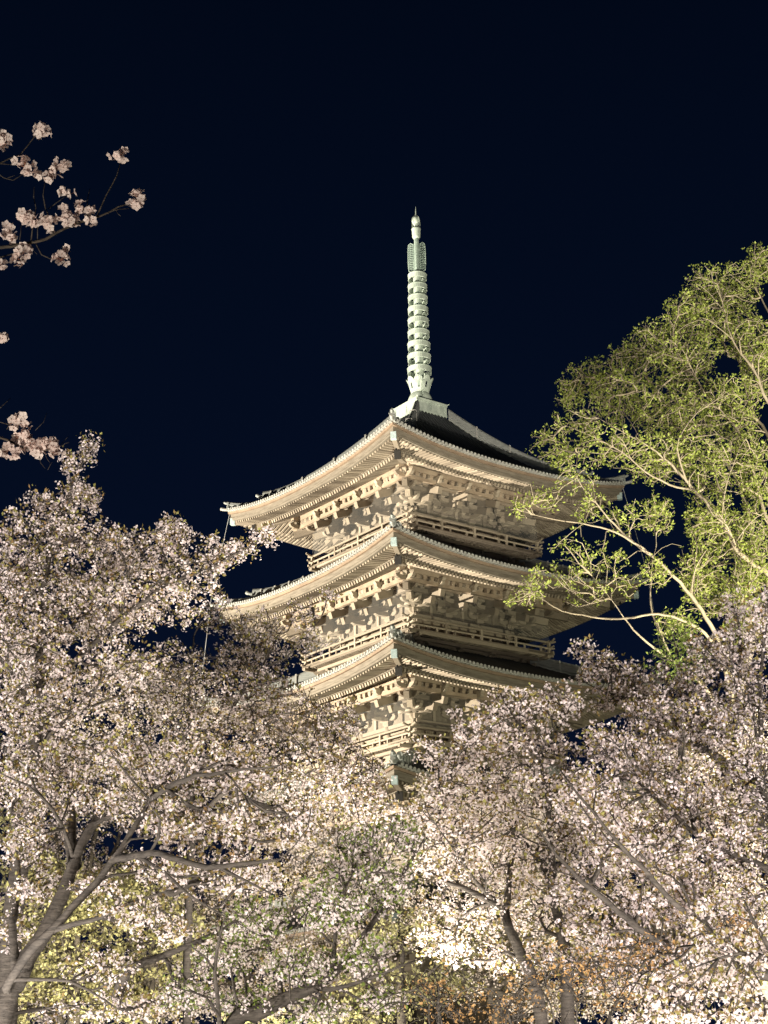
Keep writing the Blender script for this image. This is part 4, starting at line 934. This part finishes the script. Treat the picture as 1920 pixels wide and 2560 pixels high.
# orange-leaved arching shrubs at the bottom right
for (px, d, lab, sd, cen) in (
  (1370, 9.6, 'shrub of pale arching stems with orange leaves, brightly lit at the bottom right of centre', 1, [(1400, 2420, 100, 60), (1300, 2480, 110, 50), (1480, 2440, 80, 50)]),
  (1560, 10.2, 'dimmer orange-leaved shrub under the shade-toned pink cherry at the bottom right', 2, [(1560, 2400, 90, 40), (1640, 2380, 90, 40), (1560, 2500, 110, 50), (1850, 2330, 60, 50)]),
  (1180, 10., 'low tangle of pale bare stems and orange leaves along the bottom edge', 3, [(1130, 2520, 120, 40), (1240, 2540, 100, 40), (1080, 2470, 60, 30)])):
    lim = []
    for q in range(6):
        x = px+rng.uniform(-110, 110); h = rng.uniform(90, 210); sp = rng.choice([-1, 1])*rng.uniform(60, 190)
        lim.append((path([(px+rng.uniform(-40, 40), None, d), (x, 2640, d), (x+sp*.2, 2640-h, d+rng.uniform(-.2, .2)), (x+sp*.7, 2620-h*1.05, d+rng.uniform(-.4, .4)), (x+sp*1.2, 2660-h*.75, d+rng.uniform(-.5, .5))]), [.008, .007, .0055, .004, .002]))
    plant('arching_shrub', lab, 'shrub', 'orange-leaved shrubs along the bottom', gnd(px, d), lim, [(a, b, d, r1, r2, .45, 20) for a, b, r1, r2 in cen], wood='bark', leaf='orange', pl_=.5, nl=3, dens=1.4, lf_size=.03, step=.1, wob=.025, twig=.003, bf=.15, auto=0)
DS = 1.
# near sprays of blossom reaching in at the top left: one tree whose trunk stands outside the picture
D = 4.8
base = gnd(-900, 5.6)
nt_ = empty('cherry_tree', base); tag(nt_, 'near cherry tree reaching in top left, large blossom clusters on bare twigs', 'cherry tree', CH)
B0 = np.array(base)
tr = MB()
trunk = path([(-900, None, 5.6), (-880, 2200, 5.6), (-840, 1700, 5.5), (-800, 1250, 5.4)])
P, r_ = resample(trunk, [.16, .12, .10, .08], .2); tr.tube(P-B0, r_, 12)
for q in ([(-800, 1250, 5.4), (-700, 900, 5.3), (-520, 700, 5.1), (-300, 650, 4.9), (-150, 640, 4.85)], [(-820, 1450, 5.4), (-620, 1250, 5.2), (-380, 1120, 5.), (-200, 1080, 4.9)], [(-700, 900, 5.3), (-500, 500, 5.1), (-250, 420, 4.9), (-120, 440, 4.85)], [(-620, 1250, 5.2), (-400, 960, 5.), (-180, 860, 4.9), (-90, 850, 4.9)]):
    P, r_ = resample(path(q), [.055, .035, .02, .012, .009][:len(q)], .1); tr.tube(P-B0, r_, 8)
tr.build('trunk', MT['bark'], nt_, True)
def spray(stems, clusters):
    b = MB()
    for pts, r0, r1 in stems:
        P, r_ = resample(path(pts, D), [r0, r1], .04); P = P+rng.normal(size=P.shape)*.0012; b.tube(P-B0, r_, 7)
    br = b.build('branch', MT['bark'], nt_, True)
    for px, py, rx, ry, n in clusters:
        c = at(px, py, D); s_ = D/CAM_F
        n = int(n*1.2); rx *= 1.08; ry *= 1.08; u = unit(rng.normal(size=(n, 3)))*(rng.uniform(.35, 1.12, (n, 1)))
        u = u+np.array([0, -.25, 0]); rt = np.array([1., 0, 0])
        P = c+np.stack([u[:, 0]*rx*s_, u[:, 1]*(rx+ry)/2*s_, u[:, 2]*ry*s_], 1)
        N = unit(u*np.array([1, 1, 1.])+rng.normal(size=(n, 3))*.3); rad = .0165*rng.uniform(.85, 1.12, n)
        V, F = flowers(P-B0, N, rad); ob = mesh_np('blossom_cluster', V, F, MT['blossom'], br)
        hb = MB()
        for p_, n_ in zip(P-B0, N):
            hb.tube([p_+n_*.0005, p_+n_*.004], [.0018, .001], 6)
            hb.tube([p_-n_*.001, (c-B0)*.6+p_*.4, c-B0], [.0011, .0009, .0009], 4)
        hb.build('flower_heart', MT['heart'], ob)
k = .2411
def Q(L): return [(x*k, 280+y*k) for x, y in L]
spray([(Q([(-400, 1480), (0, 1410), (180, 1375), (400, 1345), (560, 1270), (700, 1195), (860, 1130), (1000, 1085), (1130, 1040), (1240, 980), (1340, 945)]), .0062, .0024),
       (Q([(1005, 1080), (1050, 960), (1120, 830), (1200, 690), (1240, 540)]), .0026, .0018), (Q([(320, 1335), (350, 1180), (370, 1030), (345, 880), (355, 770)]), .0024, .0014),
       (Q([(545, 1250), (540, 1150), (480, 1020), (450, 900), (450, 800), (465, 740)]), .0024, .0014), (Q([(495, 1010), (560, 950), (660, 900), (720, 840)]), .0016, .001),
       (Q([(905, 1100), (900, 960), (915, 860), (930, 790)]), .0018, .001), (Q([(370, 1370), (420, 1450), (440, 1510), (480, 1530), (560, 1500), (640, 1490)]), .0022, .0012), (Q([(330, 1390), (345, 1440), (390, 1480)]), .0014, .0008),
       (Q([(1130, 1040), (1240, 1010), (1340, 1000)]), .0014, .0012), (Q([(1200, 1010), (1245, 1085)]), .001, .001), (Q([(380, 1330), (390, 1200), (440, 1110)]), .0016, .001), (Q([(205, 1330), (215, 1240), (225, 1180)]), .0014, .001),
       (Q([(-200, 1600), (0, 1500), (100, 1480), (240, 1440)]), .003, .0014)],
      [(1245*k, 280+455*k, 26, 13, 10), (1440*k, 280+900*k, 20, 26, 13), (1390*k, 280+960*k, 16, 8, 5), (880*k, 280+1010*k, 28, 18, 14), (650*k, 280+830*k, 9, 12, 4), (740*k, 280+850*k, 10, 8, 3), (250*k, 280+1090*k, 26, 20, 14), (500*k, 280+1160*k, 24, 22, 14), (380*k, 280+1150*k, 12, 18, 6),
       (660*k, 280+1060*k, 16, 24, 8), (740*k, 280+1150*k, 18, 18, 8), (950*k, 280+1130*k, 14, 9, 5), (90*k, 280+1260*k, 16, 22, 10), (230*k, 280+1450*k, 22, 18, 10), (200*k, 280+1530*k, 20, 14, 8), (120*k, 280+1340*k, 8, 8, 3), (640*k, 280+1530*k, 20, 18, 9), (730*k, 280+1450*k, 10, 12, 4), (20*k, 280+1590*k, 12, 14, 6)])
spray([(Q([(-400, 600), (0, 525), (120, 470), (230, 420), (290, 340), (400, 220), (440, 190)]), .003, .0014), (Q([(-300, 545), (0, 538), (140, 545)]), .0022, .0012), (Q([(-200, 500), (0, 650), (80, 725), (170, 690), (250, 640)]), .002, .001), (Q([(60, 690), (150, 655)]), .001, .0008)],
      [(435*k, 280+190*k, 24, 20, 14), (60*k, 280+300*k, 22, 20, 12), (20*k, 280+240*k, 10, 10, 4), (260*k, 280+570*k, 26, 26, 18), (640*k, 280+580*k, 26, 22, 15), (400*k, 280+660*k, 12, 14, 6), (520*k, 280+680*k, 16, 18, 8)])
spray([([(-150, 855), (-40, 848), (4, 840)], .003, .0014)], [(0, 842, 18, 18, 10)])
k2 = .12055
def Q2(L): return [(x*k2, 980+y*k2) for x, y in L]
spray([(Q2([(-1200, 700), (-400, 800), (0, 935), (200, 1010), (330, 1110), (500, 1150), (700, 1230), (880, 1250), (1020, 1190), (1200, 1110)]), .0045, .0018), (Q2([(-300, 640), (0, 635), (180, 620), (280, 700)]), .0018, .001), (Q2([(250, 940), (340, 850), (380, 760), (420, 500)]), .0016, .001), (Q2([(720, 800), (830, 720), (930, 600), (980, 420)]), .001, .0006),
       (Q2([(820, 1350), (850, 1480), (940, 1590)]), .001, .0006), (Q2([(940, 1310), (1040, 1460)]), .001, .0006), (Q2([(990, 1610), (1100, 1450)]), .001, .0006), (Q2([(1260, 1080), (1340, 990), (1410, 920)]), .001, .0007), (Q2([(1270, 1110), (1350, 1060), (1440, 1035)]), .001, .0007), (Q2([(-100, 430), (0, 330), (120, 210), (210, 125)]), .0014, .0009), (Q2([(130, 750), (220, 680)]), .001, .0007)],
      [(460*k2, 980+620*k2, 24, 20, 12), (280*k2, 980+640*k2, 10, 13, 4), (640*k2, 980+920*k2, 18, 16, 8), (370*k2, 980+970*k2, 10, 13, 5), (560*k2, 980+1100*k2, 18, 14, 8), (180*k2, 980+1210*k2, 16, 19, 9), (330*k2, 980+1290*k2, 16, 12, 6), (780*k2, 980+1120*k2, 14, 12, 6), (930*k2, 980+1100*k2, 12, 18, 6), (1150*k2, 980+1060*k2, 20, 14, 8), (1150*k2, 980+1220*k2, 20, 16, 9), (790*k2, 980+1260*k2, 18, 8, 6)])
import collections
print('STAT', sum(x[2] for x in STAT if x[1] == 'flowers'), sum(x[2] for x in STAT if x[1] == 'leaves'))
